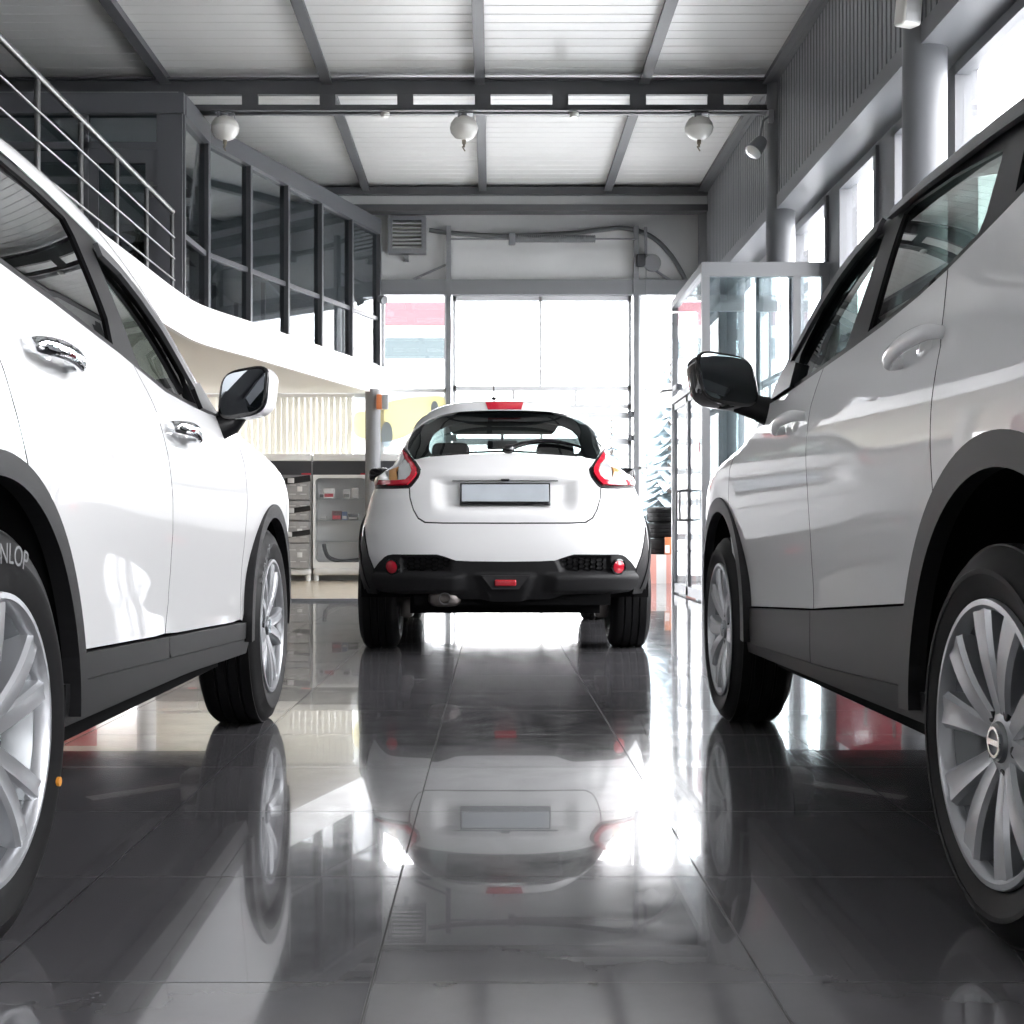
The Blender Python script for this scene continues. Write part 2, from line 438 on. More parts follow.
class Surf:
    def __init__(s,half,inset,yr,yf,zt,z0,dr=.5,nr=2.6,df=.75,nf=2.4,p=2.3):
        s.half=half; s.inset=spl(inset); s.yr=spl(yr); s.yf=spl(yf); s.zt=spl(zt); s.z0=spl(z0)
        s.dr=dr; s.nr=nr; s.df=df; s.nf=nf; s.p=p
    def base(s,y,z): return s.half-s.inset(z)
    def W(s,y,z):
        w=s.base(y,z)
        a=s.yr(z)+s.dr
        if y<a:
            q=min((a-y)/s.dr,1); w*=(1-q**s.nr)**(1/s.nr)
        b=s.yf(z)-s.df
        if y>b:
            q=min((y-b)/s.df,1); w*=(1-q**s.nf)**(1/s.nf)
        z0=s.z0(y)
        if z>z0:
            q=min((z-z0)/max(s.zt(y)-z0,1e-4),1); w*=(1-q**s.p)**(1/s.p)
        return w
    def B(s,x,z):   # rear face
        w=s.base(0,z); q=min(abs(x)/w,1)
        return s.yr(z)+s.dr*(1-(1-q**s.nr)**(1/s.nr))
    def F(s,x,z):
        w=s.base(0,z); q=min(abs(x)/w,1)
        return s.yf(z)-s.df*(1-(1-q**s.nf)**(1/s.nf))
    zts=None
    def edge(s,y):      # half-width where side and upper skin meet
        if s.zts: return s.W(y,s.zts(y))
        return .90*s.base(y,max(.5,s.z0(y)))*s.W(y,.62)/max(.01,s.base(y,.62))
    def T(s,x,y):   # top face: x -> z by bisection on W
        lo,hi=s.z0(y)-.35,s.zt(y)
        for _ in range(40):
            m=(lo+hi)/2
            if s.W(y,m)>abs(x): lo=m
            else: hi=m
        return (lo+hi)/2
SA=Surf(.905,[(.20,.075),(.30,.04),(.42,.03),(.55,.03),(.70,.014),(.86,.0),(.95,.003),(1.02,.017),(1.09,.046),(1.2,.08),(1.35,.128),(1.5,.185),(1.62,.24),(1.75,.32)],
  yr=[(.2,-.80),(.4,-.93),(.6,-.97),(.9,-.95),(1.1,-.88),(1.4,-.70),(1.65,-.45)],
  yf=[(.2,3.45),(.4,3.57),(.6,3.60),(.8,3.55),(.95,3.35),(1.05,3.1),(1.2,2.9),(1.7,2.9)],
  zt=[(-1.0,1.5),(-.6,1.62),(0,1.675),(.6,1.695),(1.05,1.675),(1.4,1.57),(1.9,1.30),(2.2,1.16),(2.45,1.105),(2.75,1.075),(3.1,1.015),(3.4,.92),(3.65,.80)],
  z0=[(-1.0,1.3),(-.6,1.40),(0,1.44),(.6,1.45),(1.05,1.42),(1.4,1.30),(1.9,1.03),(2.2,.985),(2.45,.965),(2.75,.93),(3.1,.87),(3.4,.78),(3.65,.66)],nf=3.6,df=.75)
SB=Surf(.903,[(.20,.065),(.30,.038),(.42,.03),(.52,.03),(.66,.017),(.80,.004),(.93,.0),(1.02,.008),(1.1,.022),(1.18,.042),(1.3,.072),(1.42,.105),(1.52,.14),(1.65,.195)],
  yr=[(.2,-.70),(.4,-.80),(.6,-.84),(.9,-.82),(1.1,-.74),(1.35,-.52),(1.55,-.32)],
  yf=[(.2,3.35),(.4,3.47),(.6,3.50),(.8,3.45),(.95,3.27),(1.05,3.05),(1.2,2.85),(1.7,2.85)],
  zt=[(-.8,1.42),(-.5,1.53),(0,1.60),(.5,1.62),(1.0,1.62),(1.45,1.545),(1.95,1.31),(2.2,1.15),(2.45,1.085),(2.75,1.05),(3.1,.99),(3.4,.90),(3.6,.78)],
  z0=[(-.8,1.2),(-.5,1.32),(0,1.46),(.5,1.48),(1.0,1.46),(1.45,1.36),(1.95,1.075),(2.2,.985),(2.45,.955),(2.75,.92),(3.1,.86),(3.4,.76),(3.6,.64)],nf=3.6,df=.75)

SC=Surf(.8825,[(.20,.06),(.35,.045),(.5,.03),(.62,.026),(.733,.038),(.81,.058),(.905,.08),(.98,.108),(1.03,.125),(1.058,.138),(1.075,.165),(1.095,.200),(1.16,.232),(1.235,.265),(1.313,.30),(1.377,.328),(1.43,.375),(1.48,.44),(1.515,.52),(1.545,.67),(1.565,.86)],
  yr=[(.2,-.55),(.3,-.66),(.42,-.73),(.55,-.752),(.7,-.745),(.85,-.715),(1.0,-.66),(1.09,-.595),(1.2,-.49),(1.3,-.385),(1.42,-.245),(1.5,-.12),(1.56,.3)],
  yf=[(.2,3.15),(.4,3.28),(.6,3.30),(.8,3.22),(.95,3.05),(1.05,2.8),(1.2,2.6),(1.7,2.6)],
  zt=[(-.8,1.60),(.6,1.60),(1.0,1.575),(1.3,1.47),(1.75,1.24),(2.05,1.09),(2.4,1.03),(2.75,.98),(3.1,.88),(3.4,.7)],
  z0=[(-.8,1.55),(.6,1.55),(1.0,1.50),(1.3,1.37),(1.75,1.12),(2.05,.97),(2.4,.92),(2.75,.87),(3.1,.75),(3.4,.6)],dr=.48,nr=2.7,p=2)
SC.inset=pch([(.20,.06),(.35,.045),(.5,.03),(.62,.026),(.733,.038),(.81,.058),(.905,.08),(.98,.108),(1.03,.125),(1.058,.138),(1.075,.165),(1.095,.200),(1.16,.232),(1.235,.265),(1.313,.30),(1.377,.328),(1.43,.375),(1.48,.44),(1.515,.52),(1.545,.67),(1.565,.86)])

SC.zts=pch([(-.4,1.36),(1.0,1.36),(1.3,1.27),(1.75,1.05),(2.05,.95),(2.4,.90),(2.75,.85),(3.1,.74),(3.4,.6)])
SKY=14.0; EXPO=0.18
# ------------------------------------------------------------------ cars
def sidefn(S,off=0.,flat=0.):
    def w(y,z):
        r=S.W(y,z)
        if flat: r+=max(0,S.inset(z))*flat
        return r+off
    def fn(y,z):
        e=.004; x=w(y,z); wy=(w(y+e,z)-w(y-e,z))/(2*e); wz=(w(y,z+e)-w(y,z-e))/(2*e)
        return (x,y,z),(1,-wy,-wz)
    return fn
def rearfn(S,off=0.,front=False):
    """param a = angle-like position across, b = height"""
    B=S.F if front else S.B
    n=S.nf if front else S.nr
    def pos(a,z):
        w=S.base(0,z); th=max(-1.5,min(1.5,a)); x=w*math.copysign(abs(math.sin(th))**(2/n),th)
        return Vector((x,B(x,z),z))
    def fn(a,z):
        e=.004; p=pos(a,z); da=pos(a+e,z)-pos(a-e,z); dz=pos(a,z+e)-pos(a,z-e)
        q=da.cross(dz)
        q=q.normalized() if q.length>1e-10 else Vector((0,-1,0))
        if front: q=-q
        return p+q*off,q
    return fn
def rp(S,pts,front=False):          # (x,z) -> (a,z)
    n=S.nf if front else S.nr
    return [(math.copysign(math.asin(min(1,abs(x)/S.base(0,z))**(n/2)),x),z) for x,z in pts]
def mir(pts): return pts+[(-x,z) for x,z in reversed(pts) if abs(x)>1e-6]
def arch(cy,cz,r,a0=-12,a1=192,n=36): return [(cy+r*math.cos(math.radians(a0+(a1-a0)*i/n)),cz+r*math.sin(math.radians(a0+(a1-a0)*i/n))) for i in range(n+1)]

def make_wheel(parent,R,width,rimR,style,name='wheel',text=None,dot=False):
    """local: axle along +x = outside"""
    w=empty(name,parent)
    mt=frame_to((1,0,0),(0,0,0)); hw=width/2
    b=R-.055
    prof=[(rimR-.012,-hw+.012),(rimR+.02,-hw+.004),(rimR+.05,-hw-.002),(R-.05,-hw+.002),(R-.018,-hw+.014),(R-.004,-hw+.03)]
    for k in range(4):      # tread blocks and grooves
        x0=-hw+.03+(width-.06)*k/4; x1=-hw+.03+(width-.06)*(k+1)/4
        prof+=[(R,x0+.006),(R,x1-.006),(R-.008,x1-.004),(R-.008,x1+.002)] if k<3 else [(R,x0+.006),(R,x1)]
    prof+=[(R-.004,hw-.03),(R-.018,hw-.014),(R-.05,hw-.002),(R-.052,hw+.0005),(rimR+.055,hw+.001),(rimR+.05,hw-.001),(rimR+.02,hw-.006),(rimR+.006,hw-.014),(rimR-.012,hw-.02)]
    t=MB().lathe(prof,72,mt,closed=True).build('tyre','rubber',w,angle=35)
    if text:
        mb=MB(); vs,fs=text_mesh(text,.050); rr=(R+rimR)/2+.006
        for a0 in (math.radians(89),):
            out=[]
            for v in vs:
                a=a0-v.x/rr; r=rr-.012+v.y
                out.append((hw+.0028,r*math.cos(a),r*math.sin(a)))
            mb.add(out,fs)
        mb.build('tyre_lettering','rubtext',w,fix=False)
    if dot:
        a=math.radians(-24); r=rimR+.052
        cyl(MB(),(hw-.004,r*math.cos(a),r*math.sin(a)),(hw+.004,r*math.cos(a),r*math.sin(a)),.009,12).build('paint_dot','orangedot',w)
    face=hw-.016
    lip=[(rimR+.004,hw-.012),(rimR+.002,hw-.004),(rimR-.008,hw-.003),(rimR-.016,hw-.012),(rimR-.018,hw-.03),(rimR-.010,hw-.03)]
    MB().lathe(lip,72,mt,closed=True).build('rim_lip','alloy',w,angle=40)
    pr=[(rimR-.014,hw-.028),(rimR-.032,hw-.06),(rimR-.045,0),(rimR-.05,-hw+.03),(rimR+.0,-hw+.004),(rimR-.01,-hw+.02),(rimR-.03,-hw+.05),(rimR-.02,0),(rimR-.01,hw-.05),(rimR-.008,hw-.028)]
    MB().lathe(pr,64,mt,closed=True).build('rim_barrel','alloydark',w,angle=40)
    sp=MB()
    def blade(ang0,ang1,w0,w1,r0,r1,d0,d1,th=.022):
        rows=[]
        K=8
        for i in range(K+1):
            f=i/K; r=r0+(r1-r0)*f; a=ang0+(ang1-ang0)*f; ww=w0+(w1-w0)*f; x=face-d0+(d0-d1)*f+.008*math.sin(PI*f)
            c=Vector((0,math.cos(a),math.sin(a))); s=Vector((0,-math.sin(a),math.cos(a)))
            def P(u,h): return c*r+s*u+Vector((x+h,0,0))
            rows.append([P(-ww/2,-th),P(-ww/2,-.004),P(-ww*.36,.004),P(0,.0015),P(ww*.36,.004),P(ww/2,-.004),P(ww/2,-th),P(-ww/2,-th)])
        sp.grid(rows)
        n=len(rows[0])
    for k in range(5):
        a=TAU*k/5+PI/2+(.16 if style=='a' else -.10)
        if style=='a':
            for sgn in (-1,1):
                blade(a+sgn*.17,a+sgn*.235,.040,.044,.045,rimR-.006,.016,-.003,.045)
        else:
            for sgn in (-1,1):
                blade(a+sgn*.20,a+sgn*.31,.034,.074,.048,rimR-.006,.016,-.003,.045)
    sp.build('rim_spokes','alloy',w,angle=28)
    hub=MB().lathe([(.0,face-.07),(.078,face-.065),(.078,face-.035),(.070,face-.022),(.050,face-.014),(.040,face-.012)],40,mt).build('rim_hub','alloy',w)
    cap=MB().lathe([(.036,face-.03),(.036,face-.010),(.033,face-.005),(.0,face-.003)],32,mt)
    cap.build('hub_cap','alloydark',w)
    em=MB().lathe([(.022,face-.004),(.022,face+.000),(.027,face+.000),(.027,face-.004)],32,mt,closed=True)
    em.box(face-.004,face+.0008,-.026,.026,-.005,.005); em.build('emblem','chrome',w)
    ln=MB()
    for k in range(5):
        a=TAU*k/5+PI/2+.16+PI/5; c=(0,.055*math.cos(a),.055*math.sin(a))
        cyl(ln,(face-.03,c[1],c[2]),(face-.012,c[1],c[2]),.010,10)
    ln.build('lug_nuts','trimgrey',w)
    MB().lathe([(.0,-.01),(.165,-.01),(.165,.012),(.09,.014),(.085,.04),(.0,.04)],40,mt).build('brake_disc','disc',w)
    MB().rbox((.0,.115,.075),(.09,.075,.13),.015,2).build('brake_caliper','trimgrey',w)
    return w
def copy_tree(o,parent=None):
    c=o.copy(); COL.objects.link(c); c.parent=parent
    for ch in list(o.children): copy_tree(ch,c)
    return c
def place_wheels(car,proto,track,zf,R,rs=0.):
    for k,(sx,y) in enumerate(((1,rs),(1,zf),(-1,rs),(-1,zf))):
        w=proto if k==0 else copy_tree(proto,car)
        w.location=(sx*track,y,R-.004); w.rotation_euler=(0 if y==rs else .7,0,0 if sx>0 else PI)
    return
def seat(parent,x,y,w=.5,name='front_seat',z=.38):
    s=MB(); s.rbox((x,y,z+.10),(w,.50,.18),.06,3)
    m=Matrix.Translation((x,y-.27,z+.10))@Matrix.Rotation(math.radians(-16),4,'X')
    s.rbox((0,0,.31),(w*.96,.13,.62),.055,3,m)
    o=s.build(name,'seat',parent,angle=60)
    h=MB().rbox((0,-.01,.745),(w*.52,.10,.17),.045,3,m); h.tube([m@V(-.06,0,.6),m@V(-.06,0,.70)],.007,8); h.tube([m@V(.06,0,.6),m@V(.06,0,.70)],.007,8)
    h.build('headrest','seat',o,angle=60)
def interior(car,S,yd,ys,yb,zs):
    it=empty('cabin_interior',car)
    seat(it,.37,ys,.50,'front_seat',zs); seat(it,-.37,ys,.50,'front_seat',zs)
    b=MB(); b.rbox((0,yb,zs+.10),(1.28,.48,.18),.06,3)
    m=Matrix.Translation((0,yb-.27,zs+.10))@Matrix.Rotation(math.radians(-18),4,'X'); b.rbox((0,0,.27),(1.26,.14,.56),.055,3,m)
    o=b.build('rear_bench','seat',it,angle=60)
    for x in (-.38,0,.38):
        h=MB().rbox((x,-.01,.63),(.26,.10,.15),.045,3,m); h.build('headrest','seat',o,angle=60)
    d=MB(); d.rbox((0,yd,zs+.42),(1.40,.46,.30),.10,3); d.rbox((0,yd-.35,zs+.16),(.26,.9,.30),.05,2); d.build('dashboard','frameblk',it,angle=50)
    sw=MB(); mm=Matrix.Translation((-.37,yd-.36,zs+.52))@Matrix.Rotation(math.radians(65),4,'X')
    sw.tube([mm@V(.18*math.cos(TAU*i/28),.18*math.sin(TAU*i/28),0) for i in range(28)],.014,8,closed=True)
    sw.box(-.17,.17,-.02,.02,-.01,.01,mm); sw.rbox((0,0,0),(.12,.12,.04),.015,2,mm); sw.build('steering_wheel','frameblk',it)
    rm=MB().rbox((0,yd+.02,zs+.86),(.22,.03,.065),.014,2); rm.tube([(0,yd+.02,zs+.88),(0,yd+.10,zs+.93)],.01,8); rm.build('rear_view_mirror','frameblk',it)
    return it
def underbody(car,zf,y0,y1,hw,zb=.235):
    u=MB(); u.box(-.58,.58,y0,y1,zb,zb+.10); u.box(-hw,hw,.52,zf-.52,zb+.02,zb+.10); u.build('underbody','dark',car)
    for rear in (True,False):
        a=MB(); y=0 if rear else zf; cyl(a,(-.7,y,.33),(.7,y,.33),.045,12)
        for sx in (-1,1):
            if rear: a.bar((sx*.25,.45,.28),(sx*.66,0,.27),.07,.05); cyl(a,(sx*.55,-.08,.26),(sx*.52,-.02,.62),.05,12)
            else: a.bar((sx*.30,zf-.3,.26),(sx*.68,zf,.25),.08,.05)
            a.rbox((sx*.62,y,.25),(.12,.16,.12),.02)
        a.build('rear_axle' if rear else 'front_axle','disc',car)
def top_grid(car,S,hdr,cowl,yr0,mg='glasscar',rough=None):
    """roof, windshield and bonnet from the upper face of the body"""
    NU=25
    us=[-1+2*i/(NU-1) for i in range(NU)]
    def P(u,y,dz=0):
        x=u*S.edge(y); return Vector((x,y,S.T(abs(x),y)+dz))
    # arrange by lines of constant y-blend
    def rows(fa,fb,n): return [[P(u,fa(u)+(fb(u)-fa(u))*i/n) for u in us] for i in range(n+1)]
    H=lambda u: hdr-.06*u*u; C=lambda u: cowl-.42*u*u
    MB().grid(rows(yr0,H,26)).build('roof','paint',car,angle=180,fix=False)
    g=MB().grid(rows(lambda u:H(u)+.004,lambda u:C(u)-.03,18)).build('windshield',mg,car,angle=180,fix=False)
    yn=S.yf(.78)-.06
    MB().grid(rows(lambda u:C(u)+.004,lambda u: yn-.25*abs(u)**3,26)).build('bonnet','paint',car,angle=180,fix=False)
    k=MB(); k.grid([[P(u,C(u)-.035,-.004) for u in us],[P(u,C(u)+.01,-.012) for u in us]]); k.build('cowl_trim','frameblk',car,angle=180,fix=False)
def topline(S,ya,yb,n=24):
    out=[]
    for i in range(n+1):
        y=ya+(yb-ya)*i/n; out.append((y,S.T(S.edge(y),y)))
    return out
def liner(car,cy,cz,r,hw,name='wheel_arch_liner'):
    n=24
    for s in (1,-1):
        b=MB(); arc=[(cy+r*math.cos(math.radians(-2+184*i/n)),cz+r*math.sin(math.radians(-2+184*i/n))) for i in range(n+1)]
        b.grid([[(s*x,y,z) for y,z in arc] for x in (hw-.02,.50)]); b.add([(s*.5,y,z) for y,z in arc],[tuple(range(n+1))])
        b.build(name,'dark',car)
def rev(a): return list(reversed(a))
def edge_curve(S,which,z0,z1,frac=.97,n=14):
    """(y,z) line where the side panel hands over to the rear/front face"""
    out=[]
    for i in range(n+1):
        z=z0+(z1-z0)*i/n
        x=frac*S.base(0,z)
        out.append((S.B(x,z) if which=='r' else S.F(x,z),z))
    return out
def suv(kind,S,loc,label,zf,P):
    car=thing('white_suv',label,'car',loc)
    car['group']='white cars in the showroom'
    ra,fa=P['ra'],P['fa']     # (cy,cz,rin,rout)
    sf=sidefn(S); hw=S.half
    beltR=P['belt']; seamR=P['seamR']; seamM=P['seamM']; seamF=P['seamF']
    zlow=P['zlow']            # function: cladding top line z(y)
    ys=[p[0] for p in beltR]
    def zl(y): return zlow(y)
    yA=P['belt'][-1][0]
    top_grid(car,S,P['hdr'],P['cowl'],lambda u: S.B(u*S.edge(-.2),P['zr'])+.004,P['gw'])
    tl=topline(S,P['roofrear'],S.yf(.80)-.30,60)
    # outlines ------------------------------------------------------
    def between(c,a,b): return [p for p in c if min(a,b)<p[0]<max(a,b)]
    def zat(c,y):
        for i in range(len(c)-1):
            if c[i][0]<=y<=c[i+1][0]: 
                t=(y-c[i][0])/max(1e-9,c[i+1][0]-c[i][0]); return c[i][1]+t*(c[i+1][1]-c[i][1])
        return c[0][1] if y<c[0][0] else c[-1][1]
    arR=arch(ra[0],ra[1],ra[3]-.012); arF=arch(fa[0],fa[1],fa[3]-.012)
    # where arches meet the cladding top line
    arRf=[p for p in arR if p[0]>=ra[0] and p[1]>=zl(p[0])]        # front half of rear arch, low -> high
    arRb=[p for p in arR if p[0]<ra[0] and p[1]>=.47]
    arFb=[p for p in arF if p[0]<fa[0] and p[1]>=zl(p[0])]         # rear half of front arch, high -> low
    arFf=[p for p in arF if p[0]>=fa[0] and p[1]>=.47]
    ysr=seamR[-1][0]   # seam meets arch here (y)
    # rear door: from belt down its rear seam, along arch, cladding line, up the middle seam
    arch_fwd=[p for p in arRf if p[0]>=ysr]
    beltlow=[(y,z) for y,z in beltR]
    zb=lambda y: zat(beltlow,y)
    yb0,yb1=seamR[0][0],seamM[0][0]
    ynl=arRf[0][0]
    rd=[(yb0,zb(yb0))]+seamR[1:]+rev(arch_fwd)
    rd+=[(ynl+(seamM[-1][0]-ynl)*i/8,zl(ynl+(seamM[-1][0]-ynl)*i/8)) for i in range(0,8)]
    rd+=rev(seamM[1:])+[(yb1,zb(yb1))]+rev(between(beltlow,yb0,yb1))
    fd=[(yb1,zb(yb1))]+seamM[1:]
    y0,y1=seamM[-1][0],seamF[-1][0]
    fd+=[(y0+(y1-y0)*i/8,zl(y0+(y1-y0)*i/8)) for i in range(1,8)]
    fd+=rev(seamF)
    fd+=rev(between(beltlow,yb1,seamF[0][0]))
    doors={}
    er=edge_curve(S,'r',.47,P['zr']-.01,.95,20)
    ef=edge_curve(S,'f',.45,S.T(.8*S.base(2.9,.8),3.0)-.02,.95)
    yf0=arFb[-1][0]
    yq=P['qtop']
    for sgn in (1,-1):
        mi=sgn<0
        d=panel('rear_door',rd,sf,'paint',car,mirror=mi,step=.028); 
        f=panel('front_door',fd,sf,'paint',car,mirror=mi,step=.028)
        doors[sgn]=(d,f)
        # rear quarter
        qp=[p for p in er]+[(yq[0],yq[1])]
        q=er+[p for p in P['qline']]+[(yb0,zb(yb0))]+seamR[1:]+[p for p in arRf if p[0]<ysr]+arRb+[(er[0][0]+.02,.47)]
        panel('rear_quarter_panel',q,sf,'paint',car,mirror=mi,step=.032)
        # front fender up to the bonnet edge
        ft=[p for p in tl if p[0]>P['fend0']]
        fe=[seamF[0]]+seamF[1:]+[(seamF[-1][0]+(yf0-seamF[-1][0])*.5,zl(yf0))]+rev(arFb)+rev(arFf)
        yn=ef[0][0]
        fe=fe+[(p[0],p[1]) for p in ef]+rev([p for p in ft if p[0]<ef[-1][0]-.01])
        panel('front_fender',fe,sf,'paint',car,mirror=mi,step=.028)
        # black glasshouse band with window openings
        gh=[p for p in P['belt'] if True]+rev(P['blacktop'])
        band=panel('window_band',gh,sidefn(S,-.004),'frameblk',car,holes=[P['gr'],P['gf'],P['gq']],mirror=mi,step=.035,gap=0,depth=.03)
        panel('rear_door_glass',P['gr'],sidefn(S,-.012),P['glr'],band,mirror=mi,step=.04,gap=-.003,depth=0)
        panel('front_door_glass',P['gf'],sidefn(S,-.012),P['glf'],band,mirror=mi,step=.04,gap=-.003,depth=0)
        panel('quarter_glass',P['gq'],sidefn(S,-.012),P['glr'],band,mirror=mi,step=.04,gap=-.003,depth=0)
        for vz in P['visor']:
            panel('rain_visor',vz,sidefn(S,.014),'visor',band,mirror=mi,step=.03,depth=.012,gap=0)
        # roof side / windscreen pillar in body colour, or black as painted shadow on the right SUV, between the black band and the roof skin
        bt=P['blacktop']; cp=bt+rev([p for p in tl if bt[0][0]-.001<p[0]<bt[-1][0]+P['pillx']])
        panel('roof_side',cp,sf,'paint' if P['whitepillar'] else 'frameblk',car,mirror=mi,step=.03,gap=0,depth=0)
        # cladding
        for nm,ya,yb in (('rear_door_cladding',ynl+.02,seamM[-1][0]),('front_door_cladding',seamM[-1][0],yf0-.02)):
            pts=[(ya+(yb-ya)*i/10,zl(ya+(yb-ya)*i/10)-.002) for i in range(11)]+[(yb-(yb-ya)*i/10,P['zmid'](yb-(yb-ya)*i/10)) for i in range(11)]
            panel(nm,pts,sidefn(S,P['cladoff']),'trim' if P['whitepillar'] else 'trimgrey',(d if nm[0]=='r' else f),mirror=mi,step=.03,depth=.03)
        ya,yb=ra[0]+ra[2]-.03,fa[0]-fa[2]+.03
        pts=[(ya+(yb-ya)*i/12,P['zmid'](ya+(yb-ya)*i/12)+.002) for i in range(13)]+[(yb-(yb-ya)*i/12,P['zsill'](yb-(yb-ya)*i/12)) for i in range(13)]
        panel('sill_cladding',pts,sidefn(S,P['cladoff']-.004),'trim',car,mirror=mi,step=.03,depth=.06)
        for (cy,cz,ri,ro),nm in ((ra,'rear_arch_flare'),(fa,'front_arch_flare')):
            aa=-3; n=48
            o=arch(cy,cz,ro,aa,183,n); i_=arch(cy,cz,ri,aa,183,n)
            panel(nm,o+rev(i_),sidefn(S,.004,.85),'trim' if P['whitepillar'] else 'trimgrey',car,mirror=mi,step=.02,depth=.035,gap=0,bstep=.022)
        # handles
        for nm,par,(hy,hz,dy,dz) in (('door_handle',d,P['hr']),('door_handle',f,P['hf'])):
            A=V(S.W(hy,hz)+.036,hy,hz); Bp=V(S.W(hy+dy,hz+dz)+.036,hy+dy,hz+dz); mid=(A+Bp)/2+V(.012,0,.004)
            mb=MB(); pth=smooth_poly([tuple(A+V(-.036,-.004,0)),tuple(A),tuple(mid),tuple(Bp),tuple(Bp+V(-.034,.012,0))],False,6)
            k=len(pth); rr=[.013+.005*math.sin(PI*i/(k-1)) for i in range(k)]
            mb.tube(pth,[r*.62 for r in rr],14,ry=rr)
            if mi:
                for v in mb.v: v.x=-v.x
            mb.build(nm,'chrome' if P['chromeh'] else 'paint',par)
            cup=MB(); c=(A+Bp)/2; cup.ell((S.W(c.y,c.z)-.010,c.y-.01,c.z-.012),(.014,.075,.038),20,10)
            if mi:
                for v in cup.v: v.x=-v.x
            cup.build('handle_cup','paint',par)
        # mirror
        mx,my,mz,mw,mh=P['mirror']
        hb=MB().ell((0,.038,0),(mw/2-.002,.070,mh/2),28,16,.55)
        for v in hb.v:
            v.z*= 1+.10*(v.x/mw*2)*0; v.y=max(v.y,-.012); v.z+= .012*(v.x/(mw/2)) 
            v.x+= .10*v.z
        mm=Matrix.Translation((mx,my,mz))@Matrix.Rotation(math.radians(P['mrot']),4,'Z')@Matrix.Rotation(math.radians(P['mtilt']),4,'X')
        for v in hb.v:
            w=mm@v; v.x,v.y,v.z=w.x*sgn,w.y,w.z
        hs=hb.build('side_mirror','paint' if P['whitepillar'] else 'gloss',f,angle=50)
        gl=MB().ell((0,0,0),(mw/2-.010,.012,mh/2-.010),28,16,.42)
        for v in gl.v: v.y=(-.0215 if v.y<0 else -.016); v.z+=.012*(v.x/(mw/2)); v.x+=.10*v.z
        rim=MB().ell((0,0,0),(mw/2+.001,.014,mh/2+.001),28,16,.55)
        for v in rim.v: v.y=v.y*.9-.008; v.z+=.012*(v.x/(mw/2)); v.x+=.10*v.z
        for g in (gl,rim):
            for v in g.v:
                w=mm@v; v.x,v.y,v.z=w.x*sgn,w.y,w.z
        gl.build('mirror_glass','mirror',hs,angle=60); rim.build('mirror_bezel','gloss',hs,angle=60)
        ar=MB(); x0=S.W(my,mz-.09)-.03
        ar.tube([(sgn*x0,my+.03,mz-.105),(sgn*(x0+.06),my+.035,mz-.085),(sgn*(mx-mw*.25),my+.05,mz-mh*.36)],[.034,.026,.03],12,ry=[.05,.04,.04]); ar.build('mirror_arm','frameblk',hs)
        # mirror sail at the foot of the pillar
        panel('mirror_sail',P['sail'],sidefn(S,.010),'frameblk',f,mirror=mi,step=.03,depth=.02,gap=0)
        # dark inner skin with the same openings
        sh=[(er[0][0]+.05,.30)]+[(p[0]+.04,p[1]) for p in er]+[p for p in tl if er[-1][0]+.08<p[0]<fa[0]-.5]+[(fa[0]-.5,.32)]
        panel('body_shell',sh,sidefn(S,-.05),'dark',car,holes=[inset_poly(P['gr'],-.004),inset_poly(P['gf'],-.004),inset_poly(P['gq'],-.004),arch(ra[0],ra[1],ra[2]+.02,-5,185,24)],mirror=mi,step=.07,gap=0,depth=0)
    liner(car,ra[0],ra[1],ra[2]+.01,hw); liner(car,fa[0],fa[1],fa[2]+.01,hw)
    # rear and front faces
    rl=.95
    def ring(z0,z1,front,fr=rl,n=14):
        L=[(fr*S.base(0,z0+(z1-z0)*i/n),z0+(z1-z0)*i/n) for i in range(n+1)]
        return [(-x,z) for x,z in L][::-1][::-1]+rev(L) if False else [(x,z) for x,z in L]+[(-x,z) for x,z in rev(L)]
    panel('tailgate',rp(S,ring(.62,1.02,False)),rearfn(S),'paint',car,step=.06)
    panel('rear_bumper',rp(S,ring(.44,.615,False)),rearfn(S),'paint',car,step=.06)
    panel('rear_valance',rp(S,ring(.27,.44,False)),rearfn(S),'trim',car,step=.06)
    ru=panel('tailgate_upper',rp(S,ring(1.024,P['zr'],False)),rearfn(S),'paint',car,holes=[rp(S,ring(1.09,P['zr']-.07,False,.80))],step=.05,depth=.01)
    panel('rear_window',rp(S,ring(1.085,P['zr']-.065,False,.805)),rearfn(S,-.006),'glassdark',ru,step=.06,depth=.0)
    for s in (1,-1): panel('tail_light',rp(S,[(s*.56,.93),(s*.83,.90),(s*.84,1.0),(s*.80,1.02),(s*.60,1.0)]),rearfn(S,.012),'red',car,step=.04)
    panel('front_bumper',rp(S,ring(.43,.80,True),True),rearfn(S,0,True),'paint',car,step=.06,mirror=False)
    panel('front_valance',rp(S,ring(.25,.43,True),True),rearfn(S,0,True),'trim',car,step=.06)
    for sgn in (1,-1): panel('headlight',rp(S,[(sgn*.45,.70),(sgn*.80,.72),(sgn*.82,.82),(sgn*.50,.79)],True),rearfn(S,.012,True),'clearlens',car,step=.05)
    panel('grille',rp(S,[(-.40,.52),(.40,.52),(.44,.78),(-.44,.78)],True),rearfn(S,.012,True),'gloss',car,step=.06)
    underbody(car,zf,-.8,zf+.7,.80)
    interior(car,S,P['dash'],P['seaty'],P['seaty']-.85,.42)
    if P.get('rails'):
        for sgn in (1,-1):
            pts=[(sgn*(S.base(y,S.z0(y))*.80),y,S.T(S.base(y,S.z0(y))*.80,y)+h) for y,h in ((-.55,.0),(-.45,.035),(.2,.04),(.8,.035),(.92,.0))]
            MB().tube(smooth_poly(pts,False,6),.014,10,ry=.02).build('roof_rail','trimgrey',car)
    return car
